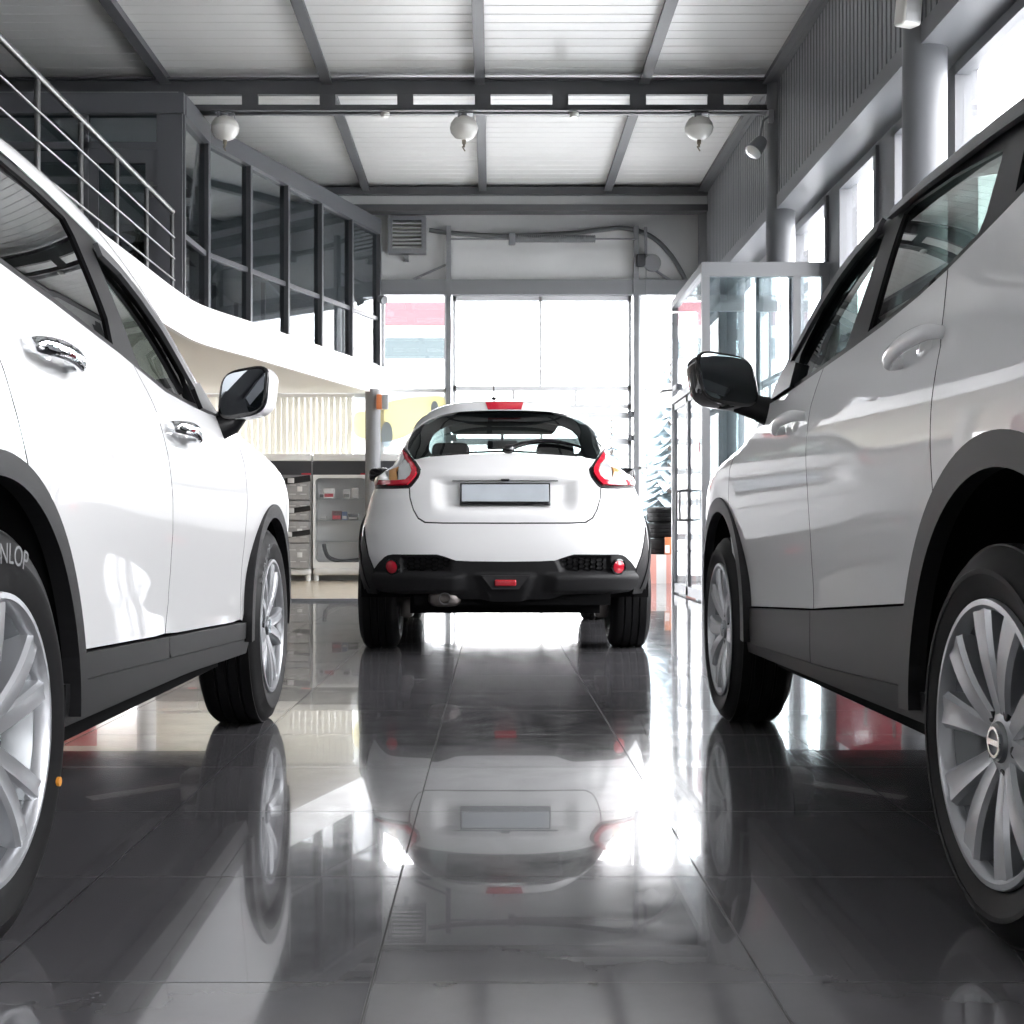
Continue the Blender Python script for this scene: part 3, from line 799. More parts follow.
# --- left car ------------------------------------------------------
def lin(pts):
    def f(y):
        if y<=pts[0][0]: return pts[0][1]
        for i in range(len(pts)-1):
            if y<=pts[i+1][0]:
                t=(y-pts[i][0])/(pts[i+1][0]-pts[i][0]); return pts[i][1]+t*(pts[i+1][1]-pts[i][1])
        return pts[-1][1]
    return f
PA=dict(ra=(.0,.36,.435,.478),fa=(2.69,.355,.402,.452),
 zr=1.47,belt=[(-.33,1.24),(-.2,1.224),(.214,1.188),(.512,1.16),(.892,1.119),(1.03,1.098),(1.224,1.068),(1.50,1.057),(1.703,1.055),(1.80,1.06)],
 blacktop=[(-.33,1.43),(-.2,1.452),(.2,1.462),(.468,1.462),(.70,1.448),(.929,1.42),(1.119,1.395),(1.30,1.35),(1.44,1.285),(1.56,1.22),(1.70,1.135),(1.80,1.065)],
 seamR=[(-.06,1.21),(.0,1.08),(.036,.988),(.075,.92),(.11,.87),(.15,.815)],
 seamM=[(.985,1.10),(1.02,1.03),(1.06,.96),(1.12,.88),(1.175,.79),(1.215,.70),(1.24,.60),(1.235,.52),(1.20,.44)],
 seamF=[(1.86,1.06),(2.0,1.02),(2.10,.93),(2.17,.80),(2.20,.65),(2.20,.52),(2.18,.41)],
 zlow=lin([(.4,.463),(2.3,.401)]),zmid=lin([(.4,.404),(2.3,.339)]),zsill=lin([(.3,.318),(1.45,.312),(2.3,.285)]),cladoff=.012,
 gr=[(.03,1.222),(.214,1.203),(.512,1.175),(.868,1.135),(.885,1.20),(.845,1.316),(.826,1.378),(.80,1.412),(.638,1.430),(.429,1.44),(.1,1.438),(-.03,1.42)],
 gf=[(1.06,1.108),(1.273,1.080),(1.50,1.070),(1.60,1.072),(1.56,1.155),(1.45,1.222),(1.32,1.285),(1.18,1.335),(1.06,1.362),(.955,1.378),(1.0,1.25)],
 gq=[(-.28,1.262),(-.10,1.238),(-.12,1.415),(-.26,1.40)],
 visor=[[(.955,1.392),(1.10,1.372),(1.24,1.335),(1.38,1.275),(1.50,1.205),(1.60,1.135),(1.585,1.115),(1.48,1.18),(1.36,1.247),(1.22,1.305),(1.09,1.345),(.96,1.362)]],
 sail=[(1.60,1.06),(1.83,1.058),(1.80,1.075),(1.70,1.145),(1.60,1.13)],
 glr='glassdark',glf='glasscar',gw='glasscar',hr=(.185,1.034,.190,-.010),hf=(1.12,.965,.19,-.012),
 mtilt=-1,mrot=-11,mirror=(.965,1.80,1.125,.155,.150),hdr=1.02,cowl=2.27,roofrear=-.62,qline=[(-.33,1.455),(-.33,1.24),(-.2,1.224)],qtop=(0,0),
 fend0=1.86,whitepillar=True,chromeh=True,dash=1.75,seaty=.98,pillx=.10,rails=False)
PB=dict(ra=(.0,.36,.452,.515),fa=(2.655,.355,.425,.478),
 zr=1.46,belt=[(-.08,1.325),(.02,1.30),(.146,1.272),(.30,1.237),(.519,1.202),(.75,1.176),(.982,1.158),(1.2,1.144),(1.458,1.129),(1.65,1.118),(1.80,1.112)],
 blacktop=[(-.08,1.50),(.3,1.51),(.6,1.512),(.9,1.50),(1.08,1.485),(1.2,1.463),(1.32,1.43),(1.44,1.38),(1.56,1.32),(1.68,1.25),(1.78,1.18),(1.83,1.125)],
 seamR=[(.37,1.222),(.325,1.13),(.30,1.06),(.312,.96),(.317,.86),(.320,.753)],
 seamM=[(1.24,1.14),(1.30,1.04),(1.305,.93),(1.300,.817),(1.31,.70),(1.33,.61),(1.345,.49)],
 seamF=[(1.90,1.108),(2.10,1.06),(2.30,1.0),(2.42,.93),(2.47,.80),(2.48,.62),(2.40,.435)],
 zlow=lin([(.5,.552),(1.361,.49),(2.45,.436)]),zmid=lin([(.5,.375),(1.2,.345),(2.4,.32)]),zsill=lin([(.3,.31),(1.2,.30),(2.4,.285)]),cladoff=.010,
 gr=[(.889,1.180),(.62,1.204),(.40,1.235),(.245,1.268),(.23,1.30),(.225,1.40),(.235,1.425),(.529,1.452),(.80,1.463),(.85,1.455)],
 gf=[(1.60,1.135),(1.458,1.143),(1.25,1.155),(1.07,1.170),(1.0,1.33),(.98,1.44),(1.06,1.445),(1.20,1.42),(1.32,1.385),(1.44,1.335),(1.54,1.275),(1.60,1.225)],
 gq=[(-.03,1.34),(.10,1.305),(.12,1.42),(-.02,1.435)],
 visor=[[(.93,1.492),(.70,1.503),(.30,1.503),(-.05,1.492),(-.05,1.445),(.30,1.462),(.70,1.468),(.93,1.462)],
        [(1.0,1.482),(1.16,1.458),(1.30,1.42),(1.42,1.372),(1.54,1.308),(1.66,1.235),(1.645,1.21),(1.52,1.278),(1.40,1.340),(1.28,1.388),(1.15,1.424),(1.0,1.448)]],
 sail=[(1.58,1.128),(1.82,1.115),(1.80,1.16),(1.70,1.225),(1.58,1.20)],
 glr='glasscarB',glf='glasscar',gw='glasscar',hr=(.305,1.088,.21,-.030),hf=(1.36,1.022,.20,-.022),
 mtilt=-7,mrot=-15,mirror=(1.02,1.86,1.182,.20,.165),hdr=1.02,cowl=2.25,roofrear=-.45,qline=[(-.08,1.502),(-.08,1.325),(.02,1.30),(.146,1.272)],qtop=(0,0),
 fend0=1.90,whitepillar=False,chromeh=False,dash=1.72,seaty=.95,pillx=.10,rails=False)
carA=suv('a',SA,(-1.715,2.10,0),'white SUV on the left with chrome door handles and white mirror caps',2.705,PA)
wA=make_wheel(carA,.358,.225,.245,'a','wheel','DUNLOP',True); place_wheels(carA,wA,.788,2.705,.358,.04)
for w_ in [c for c in carA.children if c.name.startswith('wheel') and not c.name.startswith('wheel_') and c is not wA]:      # only the near rear tyre carries the dab of paint
    for d_ in [c for c in w_.children if c.name.startswith('paint_dot')]: bpy.data.objects.remove(d_)
carB=suv('b',SB,(1.755,2.18,0),'white SUV on the right with black mirrors beside the glass vestibule',2.646,PB)
wB=make_wheel(carB,.343,.22,.245,'b','wheel'); place_wheels(carB,wB,.797,2.646,.343,.035)
# ------------------------------------------------------------------ the crossover seen from behind
def crossover():
    S=SC; loc=(.075,7.95,0); zf=2.53
    car=thing('white_crossover','white crossover seen squarely from behind with angular red tail lights and blank plate','car',loc)
    car['group']='white cars in the showroom'
    F_=.97
    def rs(pts,step=.02):
        o=[]
        for i in range(len(pts)-1):
            a=Vector(pts[i]);b=Vector(pts[i+1]);k=max(1,math.ceil((b-a).length/step))
            o+=[tuple(a.lerp(b,j/k)) for j in range(k)]
        return o+[tuple(pts[-1])]
    def pr(name,pts,m,off=0,parent=car,fn=None,sym=True,**k):
        pts=rs(pts); 
        if sym: pts=mir(pts)
        return panel(name,rp(S,pts),fn or rearfn(S,off),m,parent,**k)
    def E(z): return (F_*S.base(0,z),z)
    def edge(z0,z1,n=16): return [E(z0+(z1-z0)*i/n) for i in range(n+1)]
    sm=lambda a,b,x: (lambda t:t*t*(3-2*t))(max(0,min(1,(x-a)/(b-a))))
    base=rearfn(S)
    def scoop(x,z):
        m=sm(.79,.90,z)*(1-sm(1.000,1.014,z))*(1-sm(.33,.43,abs(x)+.10*max(0,.93-z)))
        brow=sm(1.0,1.014,z)*(1-sm(1.02,1.075,z))*(1-sm(.28,.42,abs(x)))
        return -.040*m+.012*brow
    def tg(a,z):
        def p(a,z):
            q,n=base(a,z); q=Vector(q); return q+Vector(n)*scoop(q.x,z)
        e=.003; da=p(a+e,z)-p(a-e,z); dz=p(a,z+e)-p(a,z-e)
        return p(a,z),da.cross(dz)
    gl=[(0,1.422),(.108,1.421),(.271,1.416),(.35,1.410),(.407,1.402),(.455,1.388),(.495,1.366),(.535,1.335),(.562,1.30),(.578,1.255),(.579,1.209),(.56,1.165),(.536,1.13),(.443,1.145),(.261,1.157),(0,1.166)]
    glass_o=pr('rear_window',gl,'glassrear',0,depth=.004,gap=.002,step=.035)
    # black ceramic border printed on the glass
    bd=[(.562,1.30),(.578,1.255),(.579,1.209),(.56,1.165),(.536,1.13),(.443,1.145),(.261,1.157),(0,1.166)]
    inn=[(0,1.182),(.25,1.174),(.40,1.164),(.430,1.168),(.445,1.19),(.445,1.23),(.43,1.275),(.40,1.31),(.35,1.335),(.28,1.353),(.18,1.364),(0,1.368)]
    top=[(0,1.422),(.108,1.421),(.271,1.416),(.35,1.410),(.407,1.402),(.455,1.388),(.495,1.366),(.535,1.335)]
    panel('window_border',rp(S,mir(rs(top+bd))),rearfn(S,-.003),'frameblk',glass_o,holes=[rp(S,mir(rs(inn)))],gap=.003,depth=0,step=.04)
    tgp=[(0,1.166),(.261,1.157),(.443,1.145),(.530,1.130),(.505,1.09),(.487,1.063),(.489,1.04),(.496,1.018),(.52,.985),(.546,.957),(.541,.899),(.519,.831),(.492,.785),(.452,.761),(.35,.757),(0,.756)]
    tail=pr('tailgate',tgp,'paint',fn=tg,step=.015,bstep=.016,gap=.0028,depth=.02)
    lampin=[(.549,.959),(.65,.957),(.749,.962)]
    bump=[(0,.753),(.35,.754),(.455,.758),(.495,.783),(.522,.829),(.544,.899),(.549,.957)]+lampin[1:]+edge(.962,.735)+[(.806,.66),(.785,.57),(.752,.493),(.722,.53),(.689,.560),(.668,.571),(.640,.576),(.385,.577),(.345,.566),(.278,.543),(.2,.539),(0,.537)]
    pr('rear_bumper',bump,'paint',step=.03,gap=.0022,depth=.02)
    for s in (1,-1):
        corner=[(.495,1.366),(.535,1.335),(.562,1.30),(.578,1.255),(.579,1.209),(.56,1.165),(.536,1.13),(.505,1.09),(.487,1.063),(.496,1.018),(.546,.957),(.65,.957),(.749,.962)]+edge(.962,1.42,26)
        pr('rear_pillar',[(s*x,z) for x,z in corner],'paint',sym=False,step=.025,gap=.0015,depth=.012)
        lp=[(.604,1.213),(.575,1.183),(.553,1.155),(.533,1.13),(.508,1.095),(.488,1.063),(.489,1.04),(.496,1.018),(.52,.985),(.549,.959),(.646,.957),(.757,.963),(.766,1.0),(.764,1.026),(.715,1.050),(.667,1.071),(.63,1.079),(.601,1.092),(.594,1.12),(.593,1.15),(.598,1.18)]
        def lampfn(off):
            f=rearfn(S,off)
            return f
        L=pr('tail_light',[(s*x,z) for x,z in smooth_poly(lp,True,2)],'frameblk',.006,sym=False,step=.03,gap=0,depth=.03)
        red=[(.597,1.195),(.57,1.163),(.548,1.133),(.524,1.098),(.504,1.062),(.504,1.04),(.512,1.02),(.533,.993),(.556,.970),(.646,.968),(.750,.973),(.757,1.005),(.70,.998),(.61,.996),(.566,.999),(.541,1.022),(.533,1.05),(.548,1.085),(.575,1.12),(.588,1.15)]
        pr('red_lens',[(s*x,z) for x,z in red],'red',.020,parent=L,sym=False,step=.02,gap=.001,depth=.02)
        wh=[(.575,1.12),(.548,1.085),(.533,1.05),(.541,1.022),(.566,.999),(.61,.996),(.61,1.074),(.596,1.092),(.590,1.12)]
        pr('clear_lens',[(s*x,z) for x,z in wh],'clearlens',.018,parent=L,sym=False,step=.02,gap=.001,depth=.02)
        am=[(.61,.996),(.66,.998),(.70,1.0),(.757,1.005),(.757,1.018),(.70,1.045),(.66,1.062),(.61,1.074)]
        pr('amber_lens',[(s*x,z) for x,z in am[:2]+[(.665,1.055),(.61,1.074)]],'amber',.018,parent=L,sym=False,step=.02,gap=.001,depth=.02)
        pr('side_lens',[(s*x,z) for x,z in [(.661,.998),(.70,1.0),(.755,1.006),(.756,1.020),(.70,1.042),(.666,1.054)]],'clearlens',.018,parent=L,sym=False,step=.02,gap=.001,depth=.02)
        # black wheel-arch corner of the bumper
        fl=edge(.735,.35,14)+[(.735,.35),(.745,.42),(.752,.493),(.785,.57),(.806,.66)]
        pr('bumper_corner_trim',[(s*x,z) for x,z in fl],'trim',.006,sym=False,step=.03,gap=0,depth=.03)
    sp=[(0,1.424),(.108,1.423),(.271,1.418),(.35,1.412),(.407,1.404),(.455,1.390),(.495,1.368),(.535,1.338)]+edge(1.335,1.415,10)+[(.45,1.436),(.40,1.450),(.30,1.460),(.15,1.465),(0,1.467)]
    def spf(a,z):
        def p(a,z):
            q,n=base(a,z); q=Vector(q); return q+Vector(n)*(.006+.020*(1-sm(.25,.50,abs(q.x)))*sm(1.40,1.43,z))
        e=.003; return p(a,z),(p(a+e,z)-p(a-e,z)).cross(p(a,z+e)-p(a,z-e))
    pr('roof_spoiler',sp,'paint',fn=spf,step=.025,gap=0,depth=.05,edge='paint')
    pr('high_stop_lamp',[(0,1.430),(.098,1.430),(.112,1.462),(0,1.464)],'red',.031,step=.02,gap=0,depth=.01)
    # lower bumper
    lo=[(0,.540),(.2,.542),(.278,.546),(.345,.569),(.385,.580),(.640,.579),(.668,.574),(.689,.563),(.722,.533),(.752,.496),(.742,.42),(.70,.37),(.60,.352),(.45,.358),(.34,.352),(.25,.325),(0,.322)]
    def lowfn(a,z):
        def off(x,z):
            ax=abs(x)
            lip=sm(.345,.39,z)*(1-sm(.455,.48,z))*sm(.20,.30,ax)*.030
            pocket=-.030*sm(.475,.49,z)*(1-sm(.558,.572,z))*sm(.28,.34,ax+.5*(z-.52))*(1-sm(.585,.60,ax))
            cen=.018*(1-sm(.13,.19,ax+.35*(.47-z)))*(1-sm(.455,.475,z))
            return lip+pocket+cen
        def p(a,z):
            q,n=base(a,z); q=Vector(q); return q+Vector(n)*off(q.x,z)
        e=.003; return p(a,z),(p(a+e,z)-p(a-e,z)).cross(p(a,z+e)-p(a,z-e))
    low=pr('lower_bumper',lo,'trim',fn=lowfn,step=.018,bstep=.02,gap=0,depth=.05)
    # honeycomb inserts
    for s in (1,-1):
        hx=MB(); f=rearfn(S,-.014); R=.020
        cp=[(.575,.563),(.34,.563),(.30,.54),(.37,.487),(.575,.484)]
        for i in range(-2,14):
            for j in range(-1,7):
                x=.30+i*R*1.5*1.15; z=.485+(j+(i%2)*.5)*R*1.25
                if not inside((x,z),cp): continue
                rin=[];rout=[]
                for k in range(6):
                    c,sn=math.cos(k*PI/3),math.sin(k*PI/3)
                    for rr,L in ((.72,rin),(1.0,rout)):
                        q=rp(S,[(s*(x+R*rr*c*1.1),z+R*rr*sn*.72)])[0]; P,n=f(*q); L.append((Vector(P),Vector(n)))
                vs=[];fs=[]
                for k in range(6):
                    k2=(k+1)%6; b=len(vs)
                    vs+=[rout[k][0],rout[k2][0],rin[k2][0]-rin[k2][1]*.012,rin[k][0]-rin[k][1]*.012]; fs.append((b,b+1,b+2,b+3))
                hx.add(vs,fs)
        hx.build('honeycomb_insert','gloss',low,angle=20,fix=False)
        q=rp(S,[(s*.639,.509)])[0]; P,n=rearfn(S,.002)(*q); mm=frame_to(n,P)
        MB().lathe([(.046,-.03),(.046,.012),(.038,.014),(.038,.002)],32,mm).build('reflector_bezel','gloss',low)
        MB().lathe([(.038,.0),(.036,.012),(.020,.018),(.0,.020)],32,mm).build('reflector','red',low)
    yv=S.yr(.42)
    MB().prism([(-.135,.462),(.135,.462),(.075,.385),(-.075,.385)],0,.02,Matrix(((1,0,0,0),(0,0,-1,yv-.012),(0,1,0,0),(0,0,0,1)))).build('diffuser','trimgrey',low)
    MB().rbox((0,yv-.036,.421),(.122,.02,.036),.008,3).build('rear_fog_lamp','redlit',low)
    # plate
    zc=.918; s_=(S.yr(.985)-S.yr(.85))/.135; tilt=math.atan(s_)
    pm_=Matrix.Translation((0,S.yr(zc)+.024,zc))@Matrix.Rotation(-tilt,4,'X')
    fr=MB().rbox((0,0,0),(.512,.020,.137),.005,2,pm_).build('number_plate_frame','gloss',tail)
    MB().rbox((0,-.008,.006),(.494,.008,.104),.002,1,pm_).build('number_plate','plate',fr)
    cm=MB().rbox((0,S.yr(1.0)+.004,1.0),(.05,.03,.014),.004,2).build('reversing_camera','gloss',tail)
    MB().box(-.30,.30,S.yr(1.0)+.012,S.yr(1.0)+.03,.994,.999).build('handle_recess','gloss',tail)
    # wiper
    wp=MB(); n=10; pts=[]
    for i in range(n+1):
        x=.02+.42*i/n; z=1.178+.055*math.sin(PI*min(1,i/n*1.0))*.75+.012*i/n
        q=rp(S,[(x,z)])[0]; P,nn=rearfn(S,.018)(*q); pts.append(Vector(P))
    wp.tube(pts,[.016-.008*i/n for i in range(n+1)],8)
    q=rp(S,[(.02,1.178)])[0]; P,nn=rearfn(S,.01)(*q); wp.ell(P,(.035,.03,.03),14,8); wp.build('rear_wiper','gloss',car)
    # sides
    ra=(0,.34,.43,.50); fa=(zf,.34,.42,.48)
    tl=topline(S,-.30,S.yf(.74)-.28,60)
    er=edge_curve(S,'r',.50,1.36,F_,24); ef=edge_curve(S,'f',.45,.74,.95)
    sf=sidefn(S); ar=arch(*ra[:2],ra[3]-.012,-2,158); af=arch(*fa[:2],fa[3]-.012,-2,182)
    bt=[(-.08,1.30),(.3,1.355),(.8,1.36),(1.05,1.335),(1.3,1.245),(1.55,1.12)]; bl=[(-.08,1.26),(.4,1.16),(1.0,1.135),(1.55,1.09)]
    gh=bl+rev(bt)
    for mi in (False,True):
        lowb=[(.5,.34),(zf-.48,.34)]
        body=[(e[0],e[1]) for e in er]+[p for p in tl if p[0]>er[-1][0]+.02 and p[0]<ef[-1][0]-.01]+rev(ef)+rev([p for p in af])+rev([p for p in ar])
        panel('body_side',body,sf,'paint',car,mirror=mi,step=.035,holes=[gh],gap=.001)
        b=panel('window_band',gh,sidefn(S,-.003),'frameblk',car,mirror=mi,step=.05,holes=[inset_poly(gh,.03)],gap=0)
        panel('side_glass',inset_poly(gh,.028),sidefn(S,-.008),'glassdark',b,mirror=mi,step=.05,gap=0,depth=0)
        for c,nm in ((ra,'rear_arch_flare'),(fa,'front_arch_flare')):
            panel(nm,arch(c[0],c[1],c[3],4,176,40)+rev(arch(c[0],c[1],c[2],4,176,40)),sidefn(S,.004,.30),'trim',car,mirror=mi,step=.025,depth=.05,gap=0,bstep=.025)
        panel('sill_cladding',[(.44,.40),(zf-.43,.40),(zf-.43,.27),(.44,.27)],sidefn(S,.006),'trim',car,mirror=mi,step=.05,depth=.05)
        s=-1 if mi else 1
        mm=MB().ell((s*.915,1.70,1.135),(.085,.07,.055),24,14,.6); o=mm.build('side_mirror','gloss',car,angle=60)
        MB().tube([(s*.78,1.72,1.06),(s*.86,1.71,1.11)],.03,10).build('mirror_arm','gloss',o)
    liner(car,*ra[:2],ra[2]+.01,.86); liner(car,*fa[:2],fa[2]+.01,.86)
    top_grid(car,S,.95,2.12,lambda u:-.17,'glasscar')
    def ring(z0,z1,n=10):
        L=[(.95*S.base(0,z0+(z1-z0)*i/n),z0+(z1-z0)*i/n) for i in range(n+1)]; return L+[(-x,z) for x,z in rev(L)]
    panel('front_bumper',rp(S,ring(.25,.74),True),rearfn(S,0,True),'paint',car,step=.08)
    u=MB(); u.box(-.55,.55,-.50,zf+.5,.235,.33); u.box(-.78,.78,.5,zf-.5,.245,.33); u.box(-.52,.60,-.64,-.45,.29,.46); u.build('underbody','dark',car)
    for rear in (True,False):
        ax=MB(); y=0 if rear else zf; cyl(ax,(-.66,y,.30),(.66,y,.30),.04,12)
        for s in (-1,1):
            if rear: ax.bar((s*.50,.35,.27),(s*.57,-.02,.24),.07,.05); cyl(ax,(s*.54,-.12,.24),(s*.52,-.06,.55),.035,12)
            else: ax.bar((s*.35,zf-.2,.25),(s*.62,zf,.22),.08,.05)
            ax.rbox((s*.60,y,.24),(.08,.14,.12),.02)
        ax.build('rear_axle' if rear else 'front_axle','disc',car)
    ex=MB().ell((-.345,-.60,.328),(.098,.10,.050),24,12,.7); exo=ex.build('exhaust_silencer','disc',car,angle=60)
    t=MB().lathe([(.026,0),(.034,.02),(.034,.13),(.029,.13),(.027,.02)],28,frame_to((0,-1,0),(-.342,-.60,.330))); t.build('exhaust_tip','steel',exo)
    an=MB(); an.tube([(-.062,.35,1.555),(-.064,.22,1.635)],.0045,8); an.ell((-.062,.36,1.563),(.022,.05,.018),14,8); an.build('roof_antenna','frameblk',car)
    w=make_wheel(car,.334,.235,.225,'b','wheel'); place_wheels(car,w,.757,zf,.334)
    it=empty('cabin_interior',car)
    seat(it,.36,.98,.50,'front_seat',.42); seat(it,-.36,.98,.50,'front_seat',.42)
    b=MB(); b.rbox((0,.22,.50),(1.10,.44,.18),.06,3); m=Matrix.Translation((0,-.02,.52))@Matrix.Rotation(math.radians(-14),4,'X'); b.rbox((0,0,.27),(1.12,.13,.56),.05,3,m)
    o=b.build('rear_bench','seat',it,angle=60)
    for x in (-.36,0,.36): MB().rbox((x,-.01,.615),(.24,.09,.14),.04,3,m).build('headrest','seat',o,angle=60)
    d=MB(); d.rbox((0,1.62,.88),(1.30,.40,.26),.09,3); d.build('dashboard','frameblk',it,angle=50)
    hl=MB(); hl.rbox((0,.56,1.435),(.74,1.06,.09),.04,3); hl.build('headliner','seat',it,angle=60)
    sw=MB(); mm=Matrix.Translation((-.36,1.34,.98))@Matrix.Rotation(math.radians(65),4,'X')
    sw.tube([mm@V(.18*math.cos(TAU*i/28),.18*math.sin(TAU*i/28),0) for i in range(28)],.014,8,closed=True); sw.box(-.17,.17,-.02,.02,-.01,.01,mm); sw.build('steering_wheel','frameblk',it)
    rm=MB().rbox((.0,1.30,1.335),(.22,.03,.065),.014,2); rm.tube([(0,1.31,1.36),(0,1.38,1.42)],.01,8); rm.build('rear_view_mirror','frameblk',it)
    return car
carC=crossover()
# ------------------------------------------------------------------ the showroom
YB=18.6; XR=3.4; XF=3.04; ZC=5.62; ZS=4.2; XL=-9.0; YF=-8.0
def S_(name,mb,m,parent=None,**k):
    o=mb.build(name,m,parent,**k)
    if parent is None: struct(o)
    return o
fl=MB(); fl.add([(XL,YF,0),(XR,YF,0),(XR,YB+.1,0),(XL,YB+.1,0)],[(0,1,2,3)]); S_('floor',fl,'floor')
# raised beige display floor at the back left
S_('floor_platform',MB().box(XL,-.85,13.2,YB-.16,0,.022),'beige'); S_('trim_1',MB().box(XL,-.85,13.16,13.2,0,.026),'greyframe')
# ceiling: profiled sheet, ribs across the hall
c=MB(); rows=[]; y=YF
while y<YB:
    for dy,dz in ((0,0),(.155,0),(.163,.004),(.177,.004),(.185,0)):
        rows.append([(XL,y+dy,ZC+dz),(XF+.3,y+dy,ZC+dz)])
    y+=.20
c.grid(rows); S_('ceiling',c,'ceil',angle=20,fix=False)
S_('roof_deck',MB().box(XL-.2,XR+.3,YF-.2,YB+.3,ZC+.03,ZC+.16),'ceil')
for k,x in enumerate((-8.7,-7.0,-5.25,-3.5,-1.77,-.13,1.63,2.98)):
    o=MB(); w=.035 if k<7 else .05; o.box(x-w,x+w,YF,YB,ZC-.10,ZC-.005); o.box(x-w*1.6,x+w*1.6,YF,YB,ZC-.11,ZC-.098); S_('ceiling_purlin',o,'beam')
def truss(y):
    b=MB(); z0,z1,z2,z3=5.215,5.295,5.405,5.56
    b.box(XL,XF,y-.03,y+.03,z2,z3); b.box(XL,XF,y-.11,y+.11,z3-.015,z3)
    b.box(XL,XF,y-.03,y+.03,z0,z1); b.box(XL,XF,y-.09,y+.09,z0,z0+.012)
    x=2.40
    while x>XL: b.box(x-.085,x+.085,y-.028,y+.028,z1-.01,z2+.01); x-=.833
    return S_('ceiling_beam',b,'beam')
for y in (13.8,9.2,4.6,0,-4.6): truss(y)
b=MB(); b.box(XL,XF,18.08,18.32,5.47,5.575); b.box(XL,XF,18.08,18.32,5.24,5.33); S_('ceiling_beam',b,'beam'); S_('ceiling_beam',MB().box(XL,XF,18.16,18.26,5.33,5.47),'offwhite')
# right wall: profiled fascia, soffit, window wall
c=MB(); rows=[]; y=YF
while y<YB:
    for dy,dx in ((0,0),(.066,0),(.074,.016),(.098,.016),(.106,0)): rows.append([(XF+dx,y+dy,ZS),(XF+dx,y+dy,ZC)])
    y+=.112
c.grid(rows,True); S_('wall_right',c,'corr',angle=20,fix=False)
S_('trim_2',MB().box(XF-.012,XR,YF,YB,ZS-.05,ZS+.10),'wallgrey')
S_('wall_right_upper',MB().box(XF+.06,XR+.15,YF,YB,ZS+.02,ZC),'darkframe')
OPEN=[(16.4,17.7),(14.55,16.1),(12.98,14.42),(11.3,12.5),(9.75,10.8),(7.0,9.4),(4.8,6.7),(2.5,4.4),(.2,2.1),(-2.1,-.2),(-4.4,-2.5),(-6.7,-4.8)]  # nearer openings are unseen, widened to brighten the left SUV's side
ZW0,ZW1=.55,4.09
w=MB(); prev=YF
for a,bb in sorted(OPEN):
    w.box(XR,XR+.16,prev,a,0,ZS); w.box(XR,XR+.16,a,bb,0,ZW0 if a<12.9 or a>16.2 else .05); w.box(XR,XR+.16,a,bb,ZW1,ZS); prev=bb
w.box(XR,XR+.16,prev,YB,0,ZS); S_('wall_right_lower',w,'wallgrey')
for k,(a,bb) in enumerate(sorted(OPEN)):
    f=MB(); x0,x1=XR-.03,XR+.07; t=.055; ZW0=.55 if a<12.9 or a>16.2 else .05
    f.box(x0,x1,a-.02,a+t,ZW0-.02,ZW1+.02); f.box(x0,x1,bb-t,bb+.02,ZW0-.02,ZW1+.02); f.box(x0,x1,a,bb,ZW0-.02,ZW0+t); f.box(x0,x1,a,bb,ZW1-t,ZW1+.02)
    f.box(x0+.01,x1,a,bb,2.55,2.60)
    o=S_('window_%d'%(k+1),f,'wallgrey'); MB().box(XR+.03,XR+.036,a+t,bb-t,ZW0+t,ZW1-t).build('glass_pane','pane',o)
for y in (18.35,13.8,9.2,4.6,0.,-4.6):
    o=MB(); cyl(o,(3.10,y,3.42 if y==13.8 else 0),(3.10,y,ZC-.02),.155,40); S_('column',o,'wallgrey')
o=MB(); o.box(2.985,3.04,-8,18.6,5.50,5.60); S_('trim_3',o,'beam')
# back wall
w=MB(); w.box(-1.62,XR,YB,YB+.2,4.36,ZC); w.box(3.02,XR+.16,YB,YB+.2,0,4.36); w.box(XL,-1.62,YB,YB+.2,2.72,ZC); w.box(XL,-8.4,YB,YB+.2,0,2.72); S_('wall_back',w,'offwhite')
S_('wall_back_plinth',MB().box(-8.4,-1.62,YB,YB+.2,0,.9),'offwhite')
S_('trim_4',MB().box(-1.62,3.05,YB-.12,YB+.06,4.13,4.35),'greyframe')
def F(u,D): return (u-492)/1284*D
# big door: guides, glazed sections
def frame_bars(name,bars,m='paleframe',parent=None,y0=YB-.02,y1=YB+.06):
    o=MB()
    for x0,x1,z0,z1 in bars: o.box(x0,x1,y0,y1,z0,z1)
    return S_(name,o,m,parent)
X0,X1=-.57,2.02
d1=frame_bars('door_1',[(X0,X1,2.76,2.83),(X0,X1,2.50,2.56),(.68,.72,2.83,4.13),(.29,.33,2.56,2.76),(1.19,1.23,2.56,2.76),(X0,X1,4.06,4.13),(X0,X0+.05,0,4.13),(X1-.05,X1,0,4.13)]+[(X0,X1,z,z+.09) for z in (2.36,1.98,1.55,1.10,.60,.0)]+[(.70,.73,0,2.5)])
for (a,bb,z0,z1) in ((X0+.05,.68,2.83,4.06),(.72,X1-.05,2.83,4.06),(X0+.05,.29,2.56,2.76),(.33,1.19,2.56,2.76),(1.23,X1-.05,2.56,2.76),(X0+.05,.70,.09,.60),(.73,X1-.05,.09,.60),(X0+.05,.70,.69,1.10),(.73,X1-.05,.69,1.10),(X0+.05,.70,1.19,1.55),(.73,X1-.05,1.19,1.55),(X0+.05,.70,1.64,1.98),(.73,X1-.05,1.64,1.98),(X0+.05,X1-.05,2.07,2.36)):
    MB().box(a,bb,YB+.02,YB+.026,z0,z1).build('glass_pane','pane',d1)
S_('door_guide',MB().box(X0-.09,X0-.02,YB-.14,YB-.06,0,5.12),'greyframe'); S_('door_guide',MB().box(X1+.02,X1+.09,YB-.14,YB-.06,0,5.12),'greyframe')
o=MB()
